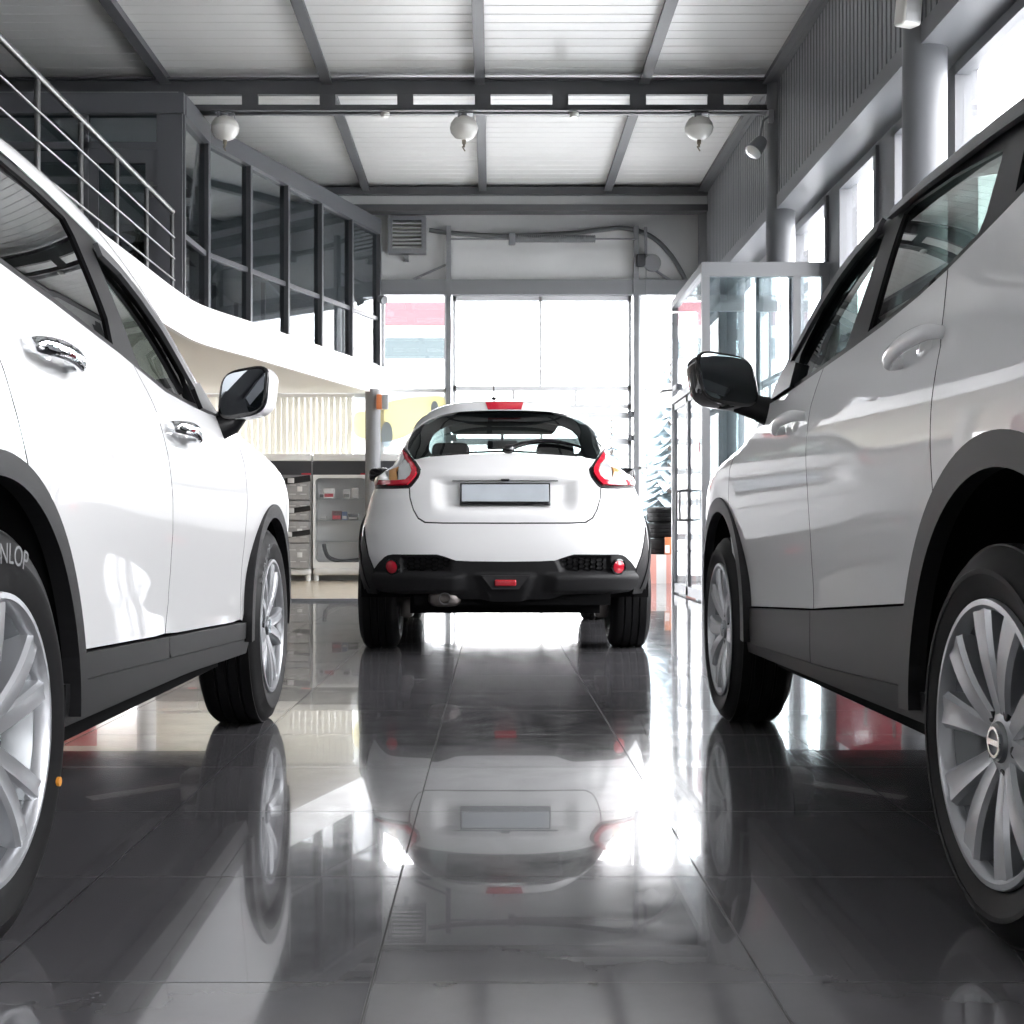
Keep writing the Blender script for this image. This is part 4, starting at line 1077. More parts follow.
for z in (2.36,2.02,1.55,1.1): 
    o.rbox((X1-.01,YB-.09,z+.05),(.10,.05,.09),.01); o.rbox((X0+.01,YB-.09,z+.05),(.10,.05,.09),.01)
struct(o.build('door_rollers','darkframe'))
w2=frame_bars('window_20',[(-1.62,X0-.09,2.73,2.79),(-1.62,-1.56,0,4.13),(X0-.12,X0-.06,0,4.13),(-1.62,X0-.1,0,.06)]); MB().box(-1.56,X0-.12,YB+.02,YB+.026,.06,2.73).build('glass_pane','pane',w2); MB().box(-1.56,X0-.12,YB+.02,YB+.026,2.79,4.13).build('glass_pane','pane',w2)
w3=frame_bars('window_21',[(X1+.08,X1+.14,0,4.13),(2.97,3.03,0,4.13),(X1+.1,3.0,1.62,1.66),(X1+.1,3.0,0,.06)]); MB().box(X1+.14,2.97,YB+.02,YB+.026,1.66,4.13).build('glass_pane','pane',w3); MB().box(X1+.14,2.97,YB+.02,YB+.026,.06,1.62).build('glass_pane','pane',w3)
w4=frame_bars('window_22',[(-8.4,-1.62,.9,.96),(-8.4,-1.62,2.66,2.72),(-8.4,-8.34,.9,2.72),(-6.6,-6.54,.9,2.72),(-4.8,-4.74,.9,2.72),(-1.70,-1.62,.9,2.72),(-3.1,-3.05,.9,2.72)]); MB().box(-8.34,-1.70,YB+.02,YB+.026,.96,2.66).build('glass_pane','pane',w4)
# vertical blinds under the gallery
bl=thing('vertical_blind','cream vertical blind drawn across the window under the gallery','blind',(0,0,0))
q=MB(); x=-8.3
while x<-2.02:
    q.box(x,x+.082,YB-.10,YB-.097,1.83,2.66,Matrix.Translation((x+.04,YB-.1,0))@Matrix.Rotation(.28,4,'Z')@Matrix.Translation((-x-.04,-YB+.1,0))); x+=.085
q.build('blind_strips','blind',bl); MB().box(-8.35,-1.98,YB-.13,YB-.07,2.66,2.70).build('head_rail','counter',bl)
# window graphic: faded picture of a yellow car
pz=thing('window_graphic','faded window graphic of a yellow car beside the door frame','poster',(0,0,0))
def flatp(poly,y,t=.002):
    return MB().prism(poly,0,t,Matrix(((1,0,0,0),(0,0,-1,y),(0,1,0,0),(0,0,0,1))))
yy=YB-.025
flatp([(-2.0,1.5),(-.68,1.5),(-.68,2.72),(-2.0,2.72)],yy+.006).build('graphic_ground','film',pz)
carp=smooth_poly([(-1.99,2.12),(-1.55,2.02),(-1.15,2.14),(-.95,2.32),(-.70,2.45),(-.70,2.66),(-.95,2.68),(-1.2,2.66),(-1.5,2.60),(-1.75,2.48),(-1.99,2.42)],True,4)
flatp(carp,yy).build('graphic_car','yellow',pz)
for cx_,cz_,rx_,rz_ in ((-1.52,2.12,.085,.19),(-.83,2.50,.055,.11)): flatp([(cx_+rx_*math.cos(TAU*i/24),cz_+rz_*math.sin(TAU*i/24)) for i in range(24)],yy-.004).build('graphic_wheel','palegrey',pz)
# gallery on the left
ed=[(-3.06,YF),(-3.06,11.2)]+smooth_poly([(-3.06,11.2),(-3.06,12.4),(-3.0,13.3),(-2.70,14.3)],False,6)[1:]+[(-2.25,15.9),(-1.53,18.35),(-1.53,YB)]
pol=[(XL,YF)]+ed+[(XL,YB)]
m_=MB(); n=len(pol)
S_('gallery_slab',MB().prism([(x-(.03 if x>XL else 0),y) for x,y in pol],2.72,3.045),'cream')
fz=MB(); fz.grid([[(x,y,2.66) for x,y in ed],[(x+.0,y,3.06) for x,y in ed]]); fz.grid([[(x-.06,y,3.06) for x,y in ed],[(x,y,3.06) for x,y in ed]]); fz.grid([[(x,y,2.66) for x,y in ed],[(x-.06,y,2.66) for x,y in ed]]); fz.grid([[(x-.06,y,2.66) for x,y in ed],[(x-.06,y,2.73) for x,y in ed]]); S_('gallery_fascia',fz,'fascia',angle=50,fix=False)
S_('gallery_floor',MB().prism([(XL,YF)]+[(x-.08,y) for x,y in ed]+[(XL,YB)],3.05,3.062),'darkwall')
o=MB(); cyl(o,(-1.66,17.9,0),(-1.66,17.9,2.70),.108,32); S_('column',o,'greyframe')
for x,y in ((-4.55,16.9),(-6.2,10.),(-6.2,5.),(-6.2,0.)): 
    o=MB(); cyl(o,(x,y,0),(x,y,2.72),.12,24); S_('column',o,'white')
S_('wall_left',MB().box(XL-.2,XL,YF,YB,0,ZC),'darkwall')
P1=Vector((-3.18,13.07,0));P2=Vector((-3.14,14.04,0));P3=Vector((-1.64,18.30,0)); P0=Vector((XL,13.07,0))
ZG0,ZT,ZG1=3.06,3.75,4.95
def glazing(name,a,b,nb,first=True,last=True):
    o=MB(); d=(b-a); L=d.length; d.normalize(); 
    o.bar(a+V(0,0,5.055),b+V(0,0,5.055),.14,.21); o.bar(a+V(0,0,ZG0+.02),b+V(0,0,ZG0+.02),.06,.05); o.bar(a+V(0,0,ZT),b+V(0,0,ZT),.05,.055)
    for i in range(nb+1):
        if (i==0 and not first) or (i==nb and not last): continue
        p=a+d*(L*i/nb); o.bar(p+V(0,0,ZG0),p+V(0,0,ZG1+.02),.045,.12,d.cross(V(0,0,1)))
    s=S_(name,o,'darkframe')
    for i in range(nb):
        for z0,z1 in ((ZG0+.045,ZT-.027),(ZT+.027,ZG1)):
            p=a+d*(L*i/nb+.03); q=a+d*(L*(i+1)/nb-.03); zz=(z0+z1)/2
            MB().bar(p+V(0,0,zz),q+V(0,0,zz),.008,z1-z0).build('glass_pane','panegrey',s)
    return s
glazing('window_30',P1,P2,1,True,False); glazing('window_31',P2,P3,5)
# partition facing the hall with the office door
o=MB(); y0=13.03;y1=13.11
xs=[-3.22,-3.36,-4.15,-5.2,-6.3,-7.4,-8.5]
o.box(XL,-3.12,y0-.04,y1+.04,4.95,5.16); o.box(-3.40,-3.14,y0-.02,y1+.02,3.06,5.0); o.box(XL,-3.2,y0,y1,4.60,4.67)
for x in xs[2:]: o.box(x-.05,x+.05,y0,y1,3.06,4.95)
o.box(XL,-4.2,y0,y1,3.06,3.14)
pt=S_('window_32',o,'darkframe')
for a,bb in zip(xs[2:],xs[3:]): MB().box(bb+.05,a-.05,13.065,13.073,3.14,4.60).build('glass_pane','panegrey',pt); MB().box(bb+.05,a-.05,13.065,13.073,4.67,4.95).build('glass_pane','panegrey',pt)
MB().box(-4.10,-3.40,13.065,13.073,4.67,4.95).build('glass_pane','panegrey',pt)
o=MB(); o.box(-4.10,-4.0,y0+.01,y1-.01,3.07,4.60); o.box(-3.52,-3.40,y0+.01,y1-.01,3.07,4.60); o.box(-4.0,-3.52,y0+.01,y1-.01,4.46,4.60); o.box(-4.0,-3.52,y0+.01,y1-.01,3.07,3.28)
d2=S_('door_2',o,'darkframe'); MB().box(-4.0,-3.52,13.065,13.073,3.28,4.46).build('glass_pane','panegrey',d2)
h=MB(); h.tube([(-3.46,13.02,4.20),(-3.46,12.97,4.20),(-3.38,12.97,4.20)],.014,10); h.rbox((-3.46,13.02,4.18),(.05,.02,.16),.006); h.build('door_handle','steel',d2)
S_('wall_office',MB().box(-7.2,-7.0,13.2,YB,3.06,5.16),'darkwall'); S_('ceiling_office',MB().prism([(XL,13.1),(-3.2,13.1),(-3.17,14.04),(-1.68,18.3),(-1.68,YB),(XL,YB)],5.17,5.20),'offwhite')
# balcony rail
rl=thing('balcony_railing','brushed steel railing with three bars along the gallery edge','railing',(-3.13,0,3.06))
py=[12.56-.93*k for k in range(14)]
for y in py:
    o=MB(); cyl(o,(0,y,0),(0,y,.76),.021,14); cyl(o,(0,y,-.0),(0,y,.012),.045,16); o.build('post','steel',rl)
MB().tube([(0,12.58,.79),(0,-.2,.79)],.026,14).build('handrail','steel',rl)
for z in (.53,.325,.115): MB().tube([(.022,12.57,z),(.022,-.2,z)],.009,8).build('rail_bar','steel',rl)
# office plants and desk
def plant(x,y,z,h,n,label,seed):
    random.seed(seed)
    p=thing('potted_plant',label,'plant',(x,y,z)); MB().lathe([(.0,0),(.13,0),(.18,.32),(.16,.32),(.15,.27),(.0,.27)],24).build('pot','pot',p)
    st=MB(); lv=MB()
    for k in range(n):
        a=random.uniform(0,TAU); t=random.uniform(.06,.34); hh=h*random.uniform(.45,1)
        e=V(t*math.cos(a),t*math.sin(a),hh); st.tube([(0,0,.27),(e.x*.4,e.y*.4,hh*.6),tuple(e)],.006,5)
        for j in range(5):
            b=a+random.uniform(-1.3,1.3); L=random.uniform(.14,.28); c=e*random.uniform(.75,1.0)
            d=V(math.cos(b),math.sin(b),random.uniform(-.5,.4)).normalized(); s=d.cross(V(0,0,1)).normalized()*.045; q=c+d*L; mdl=c+d*L*.5+V(0,0,.03)
            lv.add([c,mdl+s,q-V(0,0,.04),mdl-s],[(0,1,2),(0,2,3)])
    st.build('stems','bark',p); lv.build('leaves','leaf',p,fix=False,angle=180)
plant(-3.75,14.6,3.062,1.15,16,'bushy green plant behind the second pane of the gallery office','1')
plant(-3.85,13.5,3.062,.85,12,'smaller leafy plant just behind the office door','2')
dk=thing('office_desk','pale desk standing inside the gallery office','desk',(-3.1,16.4,3.062)); MB().rbox((0,0,.72),(.7,1.5,.04),.01).build('desktop','counter',dk)
for sx in (-.3,.3):
    for sy in (-.68,.68): MB().box(sx-.025,sx+.025,sy-.025,sy+.025,0,.70).build('leg','greyframe',dk)
mo=thing('computer_monitor','computer monitor standing on the office desk','monitor',(-3.1,16.4,3.8)); MB().rbox((0,0,.30),(.04,.5,.30),.01).build('screen','gloss',mo); o=MB(); cyl(o,(0,0,.02),(0,0,.18),.02); o.rbox((0,0,.012),(.16,.2,.018),.005); o.build('stand','gloss',mo)
# glass vestibule on the right
vs=thing('glass_vestibule','grey framed glass entrance vestibule with double doors against the right wall','vestibule',(0,0,0))
VX,VY0,VY1,VZ=2.10,12.84,15.05,3.41
def post(x,y,z1=VZ-.141,w=.075): MB().box(x-w/2,x+w/2,y-w/2,y+w/2,0,z1).build('post','greyframe',vs)
for x,y in ((VX+.04,VY0+.04),(VX+.04,VY1-.04),(3.05,VY0+.04),(3.34,VY0+.04)): post(x,y)
MB().box(VX,3.38,VY0,VY0+.08,VZ-.14,VZ).build('top_beam','greyframe',vs); MB().box(VX,VX+.08,VY0+.082,VY1-.082,VZ-.09,VZ).build('top_beam','greyframe',vs); MB().box(VX,3.38,VY1-.08,VY1,VZ-.12,VZ).build('top_beam','greyframe',vs)
MB().box(VX,VX+.08,VY0,VY1,2.20,2.28).build('transom','greyframe',vs); MB().box(VX,3.38,VY0+.01,VY0+.07,1.10,1.16).build('transom','greyframe',vs)
for a,bb in ((VX+.08,3.01),(3.09,3.30)):
    MB().box(a,bb,VY0+.035,VY0+.043,1.16,VZ-.14).build('glass_pane','paneteal',vs); MB().box(a,bb,VY0+.035,VY0+.043,.03,1.10).build('glass_pane','paneteal',vs)
MB().box(VX+.035,VX+.043,VY0+.08,VY1-.08,2.28,VZ-.09).build('glass_pane','pane',vs); MB().box(VX+.08,3.36,VY1-.045,VY1-.037,.03,VZ-.12).build('glass_pane','paneteal',vs)
MB().box(VX+.05,3.36,VY0+.05,VY1-.05,VZ-.03,VZ-.022).build('roof_pane','paneteal',vs)
for a,bb,hy in ((VY0+.09,(VY0+VY1)/2-.01,(VY0+VY1)/2-.12),((VY0+VY1)/2+.01,VY1-.09,(VY0+VY1)/2+.12)):
    o=MB(); x0,x1=VX+.015,VX+.06
    o.box(x0,x1,a,a+.06,.02,2.19); o.box(x0,x1,bb-.06,bb,.02,2.19); o.box(x0,x1,a,bb,2.12,2.19); o.box(x0,x1,a,bb,.02,.12)
    dd=o.build('door_leaf','darkframe',vs); MB().box(VX+.033,VX+.041,a+.06,bb-.06,.12,2.12).build('glass_pane','pane',dd)
    pts=[(VX+.02,hy,.84),(VX-.07,hy,.84),(VX-.07,hy,1.16),(VX+.02,hy,1.16)]
    o=MB(); s=1 if hy>13.9 else -1; y2=hy+s*.42
    o.tube(smooth_poly([(VX+.02,hy,.84),(VX-.065,hy,.845),(VX-.075,hy,.90),(VX-.075,hy,1.10),(VX-.065,hy,1.155),(VX+.02,hy,1.16)],False,4),.014,10); o.build('door_handle','steel',dd)
o=MB(); o.tube([(VX+.02,14.55,2.33),(VX-.14,14.75,2.33),(VX-.14,15.0,2.33)],.014,8); o.rbox((VX-.02,14.4,2.33),(.07,.30,.06),.01); o.build('door_closer','darkframe',vs)
MB().rbox((VX-.006,VY0+.13,1.56),(.01,.05,.10),.002).build('red_notice','redpaint',vs)
# red banner under the right-hand windows
bn=thing('red_banner','dark red banner with a dark ring hung under the right windows','banner',(XR-.02,11.5,0))
MB().box(-.012,0,-1.35,1.05,.02,1.34).build('banner_sheet','poster_red',bn)
rg=MB(); pr_=[]
for i in range(25):
    a=PI+PI*i/24; pr_.append((-.0135,-.35-.42*math.cos(a),.92+.48*math.sin(a)))
rg.tube([(-.014,-.35+.42*math.cos(PI+PI*i/24),1.02+.55*math.sin(PI+PI*i/24)) for i in range(25)],.004,6,ry=.05); rg.build('dark_ring','poster_dark',bn)
vsx,fsx=text_mesh('НЕ ЗА',.15); o=MB(); o.add([(-.0135,.35-v.x,.56+v.y) for v in vsx],fsx); o.build('banner_lettering','poster_text',bn,fix=False)
sd=thing('leaning_panel','slim blue-grey panel leaning beside the red banner','panel',(XR-.05,12.82,0)); MB().bar((0,-.05,0.01),(0,-.20,1.5),.02,.12,(1,0,0)).build('panel_board','duct',sd)
rp_=thing('red_poster_stand','red and white poster stand at the back under the gallery','poster stand',(-5.95,17.3,.022))
MB().box(-.62,.62,-.02,.02,1.05,2.15).build('poster_board','poster_red',rp_); MB().box(-.62,.62,-.023,-.02,.55,1.05).build('poster_foot_panel','counter',rp_)
for k,m_ in enumerate(('poster_dark','bluepaint','counter')): MB().box(-.45+.32*k,-.22+.32*k,-.028,-.023,1.35,1.75).build('poster_picture',m_,rp_)
for s in (-.5,.5): MB().box(s-.02,s+.02,-.15,.15,0,.03).build('foot','greyframe',rp_); MB().box(s-.02,s+.02,-.019,.019,.03,1.05).build('upright','greyframe',rp_)
# display counters
def counter(x0,x1,label,kind):
    y0,y1=18.12,18.54
    t=thing('display_counter',label,'counter',((x0+x1)/2,(y0+y1)/2,0.022)); cx,cy=(x0+x1)/2,(y0+y1)/2; hw=(x1-x0)/2-.006; hy=(y1-y0)/2
    MB().rbox((0,0,1.745),(2*hw,2*hy,.10),.02).build('counter_top','counter',t)
    MB().box(-hw,hw,-hy+.02,hy,1.50,1.695).build('dark_band','charcoal',t)
    o=MB(); o.rbox((hw-.075,-hy+.018,1.512),(.13,.006,.022),.002); o.build('red_nameplate','redpaint',t)
    MB().rbox((0,-.0,.13),(2*hw,2*hy+.05,.10),.045,4).build('base_rail','counter',t)
    o=MB(); cyl(o,(hw-.045,-hy+.05,0),(hw-.045,-hy+.05,.09),.035); cyl(o,(-hw+.045,-hy+.05,0),(-hw+.045,-hy+.05,.09),.035); o.build('foot','counter',t)
    if kind=='plain': MB().box(-hw,hw,-hy+.03,hy,.17,1.50).build('cabinet_body','slat',t)
    elif kind=='glass':
        W,H=2*hw,1.31; zc=.845
        o=MB(); outer=[(-hw,.18),(hw,.18),(hw,1.50),(-hw,1.50)]; r=.07; a,bb,z0,z1=-hw+.035,hw-.05,.265,1.455
        inner=[]
        for cx_,cz_,a0 in ((bb-r,z0+r,-90),(bb-r,z1-r,0),(a+r,z1-r,90),(a+r,z0+r,180)):
            for i in range(7): an=math.radians(a0+90*i/6); inner.append((cx_+r*math.cos(an),cz_+r*math.sin(an)))
        o=panel('cabinet_front',outer,lambda x,z:((x,-hy+.012,z),(0,-1,0)),'counter',t,holes=[inner],step=.1,gap=0,depth=.03)
        MB().box(-hw,hw,hy-.02,hy,.18,1.50).build('cabinet_back','fascia',t); o=MB(); o.box(-hw,-hw+.015,-hy+.02,hy,.18,1.5); o.box(hw-.015,hw,-hy+.02,hy,.18,1.5); o.box(-hw,hw,-hy+.02,hy,.18,.22); o.build('cabinet_side','counter',t)
        for z in (1.165,.86,.565): MB().box(-hw+.016,hw-.016,-hy+.05,hy-.02,z-.008,z).build('glass_shelf','paneteal',t)
        MB().box(a,bb,-hy+.022,-hy+.026,z0,z1).build('glass_pane','pane',t)
    else:
        MB().box(-hw,hw,-hy+.03,hy,.17,1.50).build('cabinet_body','slat',t)
    return t
D_=18.12
counter(-4.9,-4.15,'display counter farthest left under the cream blind','plain'); counter(-4.15,-3.34,'display counter behind the left white SUV bonnet','plain')
ctL=counter(-3.34,-2.545,'counter stacked with grey cartons tied by black straps','cartons'); counter(-2.535,-1.71,'counter with a rounded glass cabinet of boxed accessories','glass'); counter(-1.70,-.95,'display counter partly hidden behind the white crossover','plain')
# cartons with straps in the left counter's front
ctn=0
for r,(z0,z1) in enumerate(((1.17,1.44),(.88,1.15),(.56,.86),(.20,.55))):
    t=thing('carton',['grey carton topmost under the counter band','grey carton second from the top of the strapped stack','grey carton third from the top of the strapped stack','grey carton lowest at the base of the strapped stack'][r],'box',(-2.95,18.085,z0+.0),0,'grey cartons on the counter front')
    MB().rbox((0,0,(z1-z0)/2),(.76,.10,z1-z0),.008).build('carton_body','slat',t)
    o=MB()
    for px_ in (-.05,.25): o.rbox((px_,-.052,(z1-z0)*.55),(.07,.006,.07),.004)
    o.build('carton_label','offwhite',t); o=MB()
    for k in range(5):
        for zz in (.28,.75): o.rbox((-.3+.15*k,-.051,(z1-z0)*zz),(.09,.004,.010),.001)
    o.build('carton_print','bucklegrey',t)
for r,(z,txt) in enumerate(((1.44,'uppermost black strap crossing the grey cartons'),(1.02,'middle black strap crossing the grey cartons'),(.685,'lowest black strap crossing the grey cartons'))):
    t=thing('tie_strap',txt,'strap',(-2.95,18.020,z),0,'black straps round the cartons')
    MB().tube([(-.40,0,-.05),(-.1,-.004,-.03),(.15,-.004,-.005),(.40,0,.03)],.006,8,ry=.036 if r else .045).build('webbing','black',t)
    MB().rbox((.13 if r<2 else .10,-.012,-.005),(.09,.014,.07),.006).build('buckle','bucklegrey',t)
# goods in the glass cabinet
def box_item(x,z,w,h,d,m,m2,label,name='accessory_box'):
    t=thing(name,label,'box',(x,18.24,z),0,'boxed goods in the glass cabinet'); MB().rbox((0,0,h/2),(w,d,h),.004).build('box_body',m,t); MB().box(-w*.42,w*.42,-d/2-.002,-d/2,h*.15,h*.5).build('box_print',m2,t)
zs1,zs2=1.188,.883
box_item(-2.31,zs1,.15,.14,.12,'counter','redpaint','white carton with red print on the top cabinet shelf')
box_item(-2.42,zs1,.06,.12,.08,'bucklegrey','charcoal','small grey box left on the top cabinet shelf')
box_item(-2.06,zs1,.10,.13,.1,'bucklegrey','charcoal','grey box on the right of the top cabinet shelf'); box_item(-1.94,zs1,.09,.15,.1,'offwhite','bucklegrey','pale tall box at the right end of the top cabinet shelf')
box_item(-2.40,zs2,.10,.06,.08,'counter','bucklegrey','low white tin on the middle cabinet shelf'); box_item(-2.20,zs2,.13,.13,.12,'poster_dark','redpaint','maroon box on the middle cabinet shelf'); box_item(-2.09,zs2,.07,.12,.1,'bluepaint','offwhite','blue box beside the maroon one on the middle shelf'); box_item(-1.97,zs2,.14,.09,.1,'charcoal','bucklegrey','dark low box on the right of the middle shelf')
bt=thing('leather_case','dark curved leather piece lying in the bottom of the glass cabinet','case',(-2.12,18.26,.244))
bm_=MB(); bm_.tube(smooth_poly([(-.27,0,.30),(-.25,0,.20),(-.20,0,.11),(-.08,0,.065),(.08,0,.06),(.26,0,.075)],False,5),[.03]*26,10,ry=.05); bm_.build('case_body','charcoal',bt)
# tyres on the striped barrier
br=thing('striped_barrier','red and white striped block beside the vestibule door','barrier',(2.62,18.15,0))
for k in range(5): MB().box(-.48+k*.137,-.48+(k+1)*.137,-.36,.36,0,.40).build('stripe_section','barrier_w' if k%2 else 'barrier_r',br)
for k in range(3):
    t=MB().lathe([(.19,.0),(.22,-.0),(.30,.005),(.325,.03),(.33,.06),(.322,.075),(.33,.09),(.33,.12),(.322,.135),(.33,.15),(.325,.19),(.30,.215),(.22,.22),(.19,.22),(.19,.2),(.27,.17),(.27,.05),(.19,.02)],48,closed=True).build('spare_tyre','rubber',angle=30)
    t.location=(2.50+.012*k,18.20,.402+k*.2215); tag(t,['black tyre lying flat on the striped barrier','black tyre in the middle of the stack on the barrier','black tyre on top of the stack on the barrier'][k],'tyre','tyres stacked on the striped barrier')
sb=thing('parts_box','small orange and white box standing in front of the tyre stack','box',(2.46,17.83,.402)); MB().rbox((0,0,.12),(.12,.07,.24),.005).build('box_body','orange',sb); MB().box(-.061,.0,-.037,-.035,.02,.13).build('box_print','counter',sb)
# fittings up on the back wall
yw=YB-.001
vt=thing('ventilation_unit','grey square louvred vent high on the back wall','vent',(F(407,18.5),YB,0))
zc=4.99
o=MB(); w_,h_=.275,.265
o.box(-w_,w_,-.16,-.0,zc+.21,zc+h_); o.box(-w_,w_,-.16,0,zc-h_,zc-.20); o.box(-w_,-.21,-.16,0,zc-.2,zc+.21); o.box(.21,w_,-.16,0,zc-.2,zc+.21); o.build('housing','greyframe',vt)
MB().box(-.21,.21,-.03,-.02,zc-.2,zc+.21).build('dark_back','dark',vt)
for k in range(7): MB().bar((-.21,-.12,zc-.175+k*.058),(.21,-.12,zc-.175+k*.058),.06,.012,(0,-.8,1)).build('louvre','offwhite',vt)
o=MB(); o.box(-.04,.02,-.10,-.0,zc-h_-.10,zc-h_-.02); o.build('bracket','greyframe',vt)
cd=thing('cable_conduit','thick dark cable conduit arching across the top of the back wall','conduit',(0,YB-.036,0))
pts=[(F(u,18.5),0,.7+(533-v)/1284*18.5) for u,v in ((429,229),(450,232),(500,235),(560,233),(600,229),(622,227),(642,231),(658,240),(672,255),(682,271),(689,285))]
MB().tube(smooth_poly(pts,False,6),.034,10).build('conduit_run','duct',cd)
sg=thing('door_spring','horizontal torsion spring and shaft above the glazed door','spring',(0,YB-.17,0)); z=.7+293/1284*18.5
MB().tube([(X0-.05,0,z),(X1+.05,0,z)],.014,8).build('shaft','greyframe',sg)
prf=[]
x=F(512,18.5)
while x<F(595,18.5): prf+=[(.048,x),(.055,x+.012),(.048,x+.024)]; x+=.03
MB().lathe(prf,20,frame_to((1,0,0),(0,0,z))).build('coil','duct',sg); o=MB(); o.rbox((F(512,18.5),0,z),(.10,.12,.17),.02); o.build('end_bracket','greyframe',sg)
mt=thing('door_motor','small door motor with round chain reel right of the guide','motor',(F(645,18.5),YB-.18,.7+270/1284*18.5))
MB().rbox((-.07,0,.02),(.12,.14,.17),.015).build('motor_body','charcoal',mt); MB().lathe([(.0,-.03),(.12,-.03),(.13,0),(.12,.03),(.0,.03)],28,frame_to((0,-1,0),(.09,-.02,-.02))).build('chain_reel','greyframe',mt); o=MB(); o.box(-.02,.02,-.02,.02,.1,.5); o.build('mount_strut','greyframe',mt)
MB().tube([(.0,-.05,-.1),(-.01,-.05,-1.2),(.015,-.05,-3.3)],.005,6).build('hanging_cord','duct',mt)
for u0,v0,u1,v1,lb in ((413,279,447,264,'thin steel strut bracing the left door guide'),(637,258,672,281,'thin steel strut bracing the right door guide')):
    t=thing('guide_strut',lb,'strut',(0,YB-.08,0)); MB().bar((F(u0,18.5),0,.7+(533-v0)/1284*18.5),(F(u1,18.5),0,.7+(533-v1)/1284*18.5),.03,.03).build('strut_bar','greyframe',t)
# hanging extinguisher bowls
for u,lb in ((225,'white hanging extinguisher bowl nearest the gallery office'),(464,'white hanging extinguisher bowl at the middle of the truss'),(699,'white hanging extinguisher bowl nearest the right wall')):
    t=thing('extinguisher_bowl',lb,'fire extinguisher',(F(u,13.8),13.8,5.215),0,'extinguisher bowls under the truss')
    MB().lathe([(.0,-.295),(.05,-.29),(.10,-.265),(.140,-.215),(.150,-.172),(.152,-.168),(.152,-.160),(.150,-.156),(.142,-.115),(.11,-.07),(.06,-.045),(.0,-.04)],40).build('bowl','ext_white',t)
    o=MB(); o.box(-.10,.10,-.035,.035,-.012,0); cyl(o,(0,0,-.05),(0,0,-.01),.035,16)
    for a in range(3): an=TAU*a/3; o.bar((.10*math.cos(an),.10*math.sin(an),-.008),(.11*math.cos(an),.11*math.sin(an),-.075),.02,.006)
    o.build('bracket','greyframe',t)
    o=MB(); cyl(o,(0,0,-.335),(0,0,-.285),.022,14); cyl(o,(0,0,-.37),(0,0,-.33),.012,10); o.bar((-.02,0,-.36),(.01,0,-.41),.012,.012); o.build('nozzle','brass',t)
for u,lb in ((385,'small round smoke detector on the truss left of the middle bowl'),(574,'small round smoke detector on the truss right of the middle bowl')):
    t=thing('smoke_detector',lb,'smoke detector',(F(u,13.8),13.8,5.215),0,'smoke detectors under the truss'); MB().lathe([(.05,0),(.05,-.03),(.035,-.05),(.0,-.052)],24).build('detector_body','ext_white',t)
# flood light on the far column, speaker on the near one
t=thing('flood_light','clear-lens flood light on the far right column under the truss','flood light',(2.80,13.55,4.78))
m_=frame_to((-.55,-.35,-.75),(0,0,0)); MB().lathe([(.0,-.10),(.06,-.10),(.075,-.06),(.085,.04),(.095,.10),(.088,.10),(.07,.02),(.0,-.02)],28,m_).build('lamp_housing','greyframe',t); MB().lathe([(.0,.115),(.05,.112),(.088,.095)],28,m_).build('lens','clearlens',t)
o=MB(); o.tube([(.02,.03,.05),(.08,.1,.30),(.16,.12,.36)],.014,8); o.rbox((.17,.13,.36),(.06,.05,.14),.01); o.build('bracket','greyframe',t)
t=thing('wall_speaker','white box speaker high on the near right column','speaker',(2.885,8.90,4.31)); m_=Matrix.Rotation(.35,4,'Z')@Matrix.Rotation(.12,4,'X'); MB().rbox((0,0,0),(.15,.12,.19),.02,3,m_).build('speaker_box','ext_white',t); MB().rbox((0,-.058,0),(.12,.01,.16),.004,2,m_).build('speaker_grille','offwhite',t); MB().tube([(.04,.05,0),(.11,.16,.02)],.018,8).build('bracket','greyframe',t)
t=thing('spot_lamp','small spot lamp on the corner of the gallery glazing','spot lamp',(-1.60,18.10,3.98)); MB().lathe([(.0,-.07),(.05,-.06),(.062,.05),(.055,.05),(.0,.02)],20,frame_to((.7,-.6,-.35),(.06,-.06,0))).build('lamp_housing','greyframe',t); MB().tube([(-.02,.02,.02),(.05,-.04,.01)],.015,8).build('bracket','greyframe',t)
t=thing('alarm_sounder','orange and grey alarm sounder on the gallery column','alarm',(-1.505,17.74,2.51)); MB().rbox((0.03,0,0),(.085,.12,.20),.012).build('sounder_body','sounder',t); MB().rbox((-.05,-.005,0),(.075,.12,.205),.012).build('orange_lens','orange',t)
# end of the hall behind the camera
S_('wall_front',MB().box(XL,XR,YF-.2,YF,0,ZC),'offwhite')
# outside
g=MB(); g.add([(-90,-60,-.06),(90,-60,-.06),(90,140,-.06),(-90,140,-.06)],[(0,1,2,3)]); S_('ground',g,'outground',fix=False)
ob=thing('dealership_building','white building outside with a red band and pale glazing','building',(-14,52,0)); MB().box(-16,12.2,0,10,0,11.2).build('walls','outwall',ob); MB().box(-16.05,12.25,-.3,10,9.1,10.0).build('red_band','outred',ob); MB().box(-16,12.2,-.1,0,7.75,8.6).build('glazing','outteal',ob)
aw=thing('entrance_canopy','white wedge canopy outside beyond the vestibule','canopy',(2.75,20.6,0)); o=MB(); o.prism([(-.35,2.95),(.55,2.72),(.55,3.12),(-.35,3.06)],0,.9,Matrix(((1,0,0,0),(0,0,1,0),(0,1,0,0),(0,0,0,1)))); o.build('canopy_box','counter',aw)
MB().box(.40,.52,.3,.5,0,2.75).build('canopy_post','greyframe',aw); MB().rbox((.08,-.012,3.0),(.8,.012,.02),.003).build('canopy_edge','greyframe',aw)
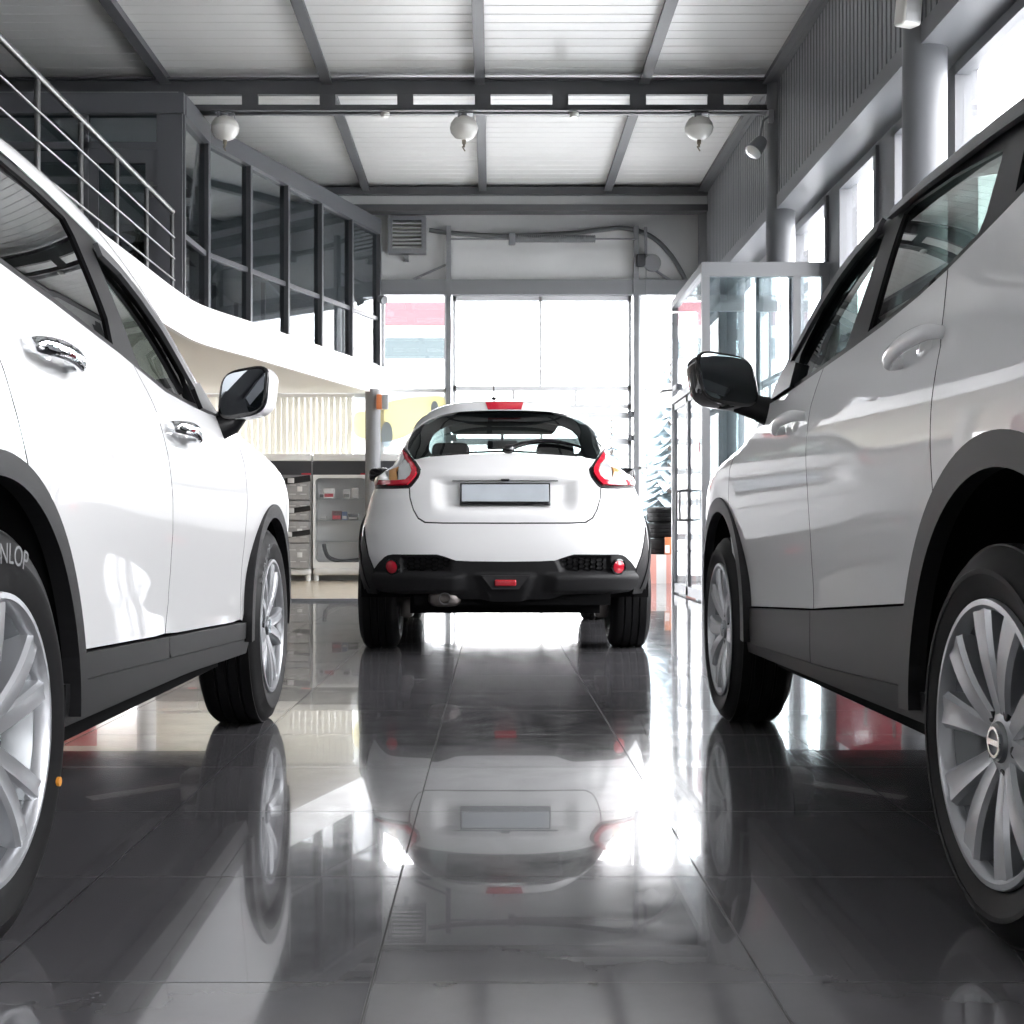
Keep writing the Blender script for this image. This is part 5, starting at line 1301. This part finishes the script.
def spruce(x,y,h,r,label,seed):
    random.seed(seed)
    t=thing('spruce_tree',label,'tree',(x,y,-.06),0,'spruces beyond the glazed door'); o=MB(); cyl(o,(0,0,0),(0,0,h*.97),.16,10,.02); o.build('trunk','bark',t)
    lv=MB(); n=26
    for i in range(n):
        f=i/n; z=h*(.10+.9*f); rr=r*(1-f)**.85+.1
        for k in range(11):
            a=TAU*(k/11)+i*.7+random.uniform(-.2,.2); L=rr*random.uniform(.75,1.1); d=V(math.cos(a),math.sin(a),0); s=V(-d.y,d.x,0)
            tip=d*L+V(0,0,z-L*.35); b0=V(0,0,z); mid=d*L*.55+V(0,0,z-L*.10)
            lv.add([b0,mid+s*L*.22,tip,mid-s*L*.22,mid-V(0,0,.25)],[(0,1,2,3),(0,4,1),(1,4,2),(2,4,3),(3,4,0)])
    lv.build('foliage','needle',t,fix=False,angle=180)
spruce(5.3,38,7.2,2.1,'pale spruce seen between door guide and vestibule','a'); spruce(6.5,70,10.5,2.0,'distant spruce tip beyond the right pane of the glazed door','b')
# ------------------------------------------------------------------ light
W=bpy.data.worlds.new('overcast_sky'); SC_.world=W; W.use_nodes=True
bg=W.node_tree.nodes['Background']; bg.inputs['Color'].default_value=(.985,.985,1.0,1); bg.inputs['Strength'].default_value=SKY
def portal(name,loc,rot,sx,sy):
    l=bpy.data.lights.new(name,'AREA'); l.shape='RECTANGLE'; l.size=sx; l.size_y=sy; l.cycles.is_portal=True
    o=bpy.data.objects.new(name,l); COL.objects.link(o); o.location=loc; o.rotation_euler=rot; return o
portal('daylight_portal',(XR+.25,5.5,2.5),(0,PI/2,0),3.3,25)       # faces -x
portal('daylight_portal',(.1,YB+.3,2.1),(-PI/2,0,0),9.6,4.2)       # faces -y
# ------------------------------------------------------------------ camera
cam=bpy.data.cameras.new('camera'); co=bpy.data.objects.new('camera',cam); COL.objects.link(co)
co.location=(0,0,.70); co.rotation_euler=(PI/2,0,0)
cam.sensor_width=36; cam.lens=36*1284/1024; cam.shift_x=(512-492)/1024; cam.shift_y=(533-512)/1024; cam.clip_start=.02; cam.clip_end=400
SC_.camera=co
SC_.view_settings.view_transform='Standard'; SC_.view_settings.look='None'; SC_.view_settings.exposure=EXPO; SC_.view_settings.gamma=1
SC_.view_settings.use_curve_mapping=False
cy=SC_.cycles; cy.max_bounces=9; cy.diffuse_bounces=5; cy.glossy_bounces=5; cy.transmission_bounces=4; cy.transparent_max_bounces=16; cy.sample_clamp_indirect=8; cy.caustics_reflective=False; cy.caustics_refractive=False; cy.blur_glossy=.3
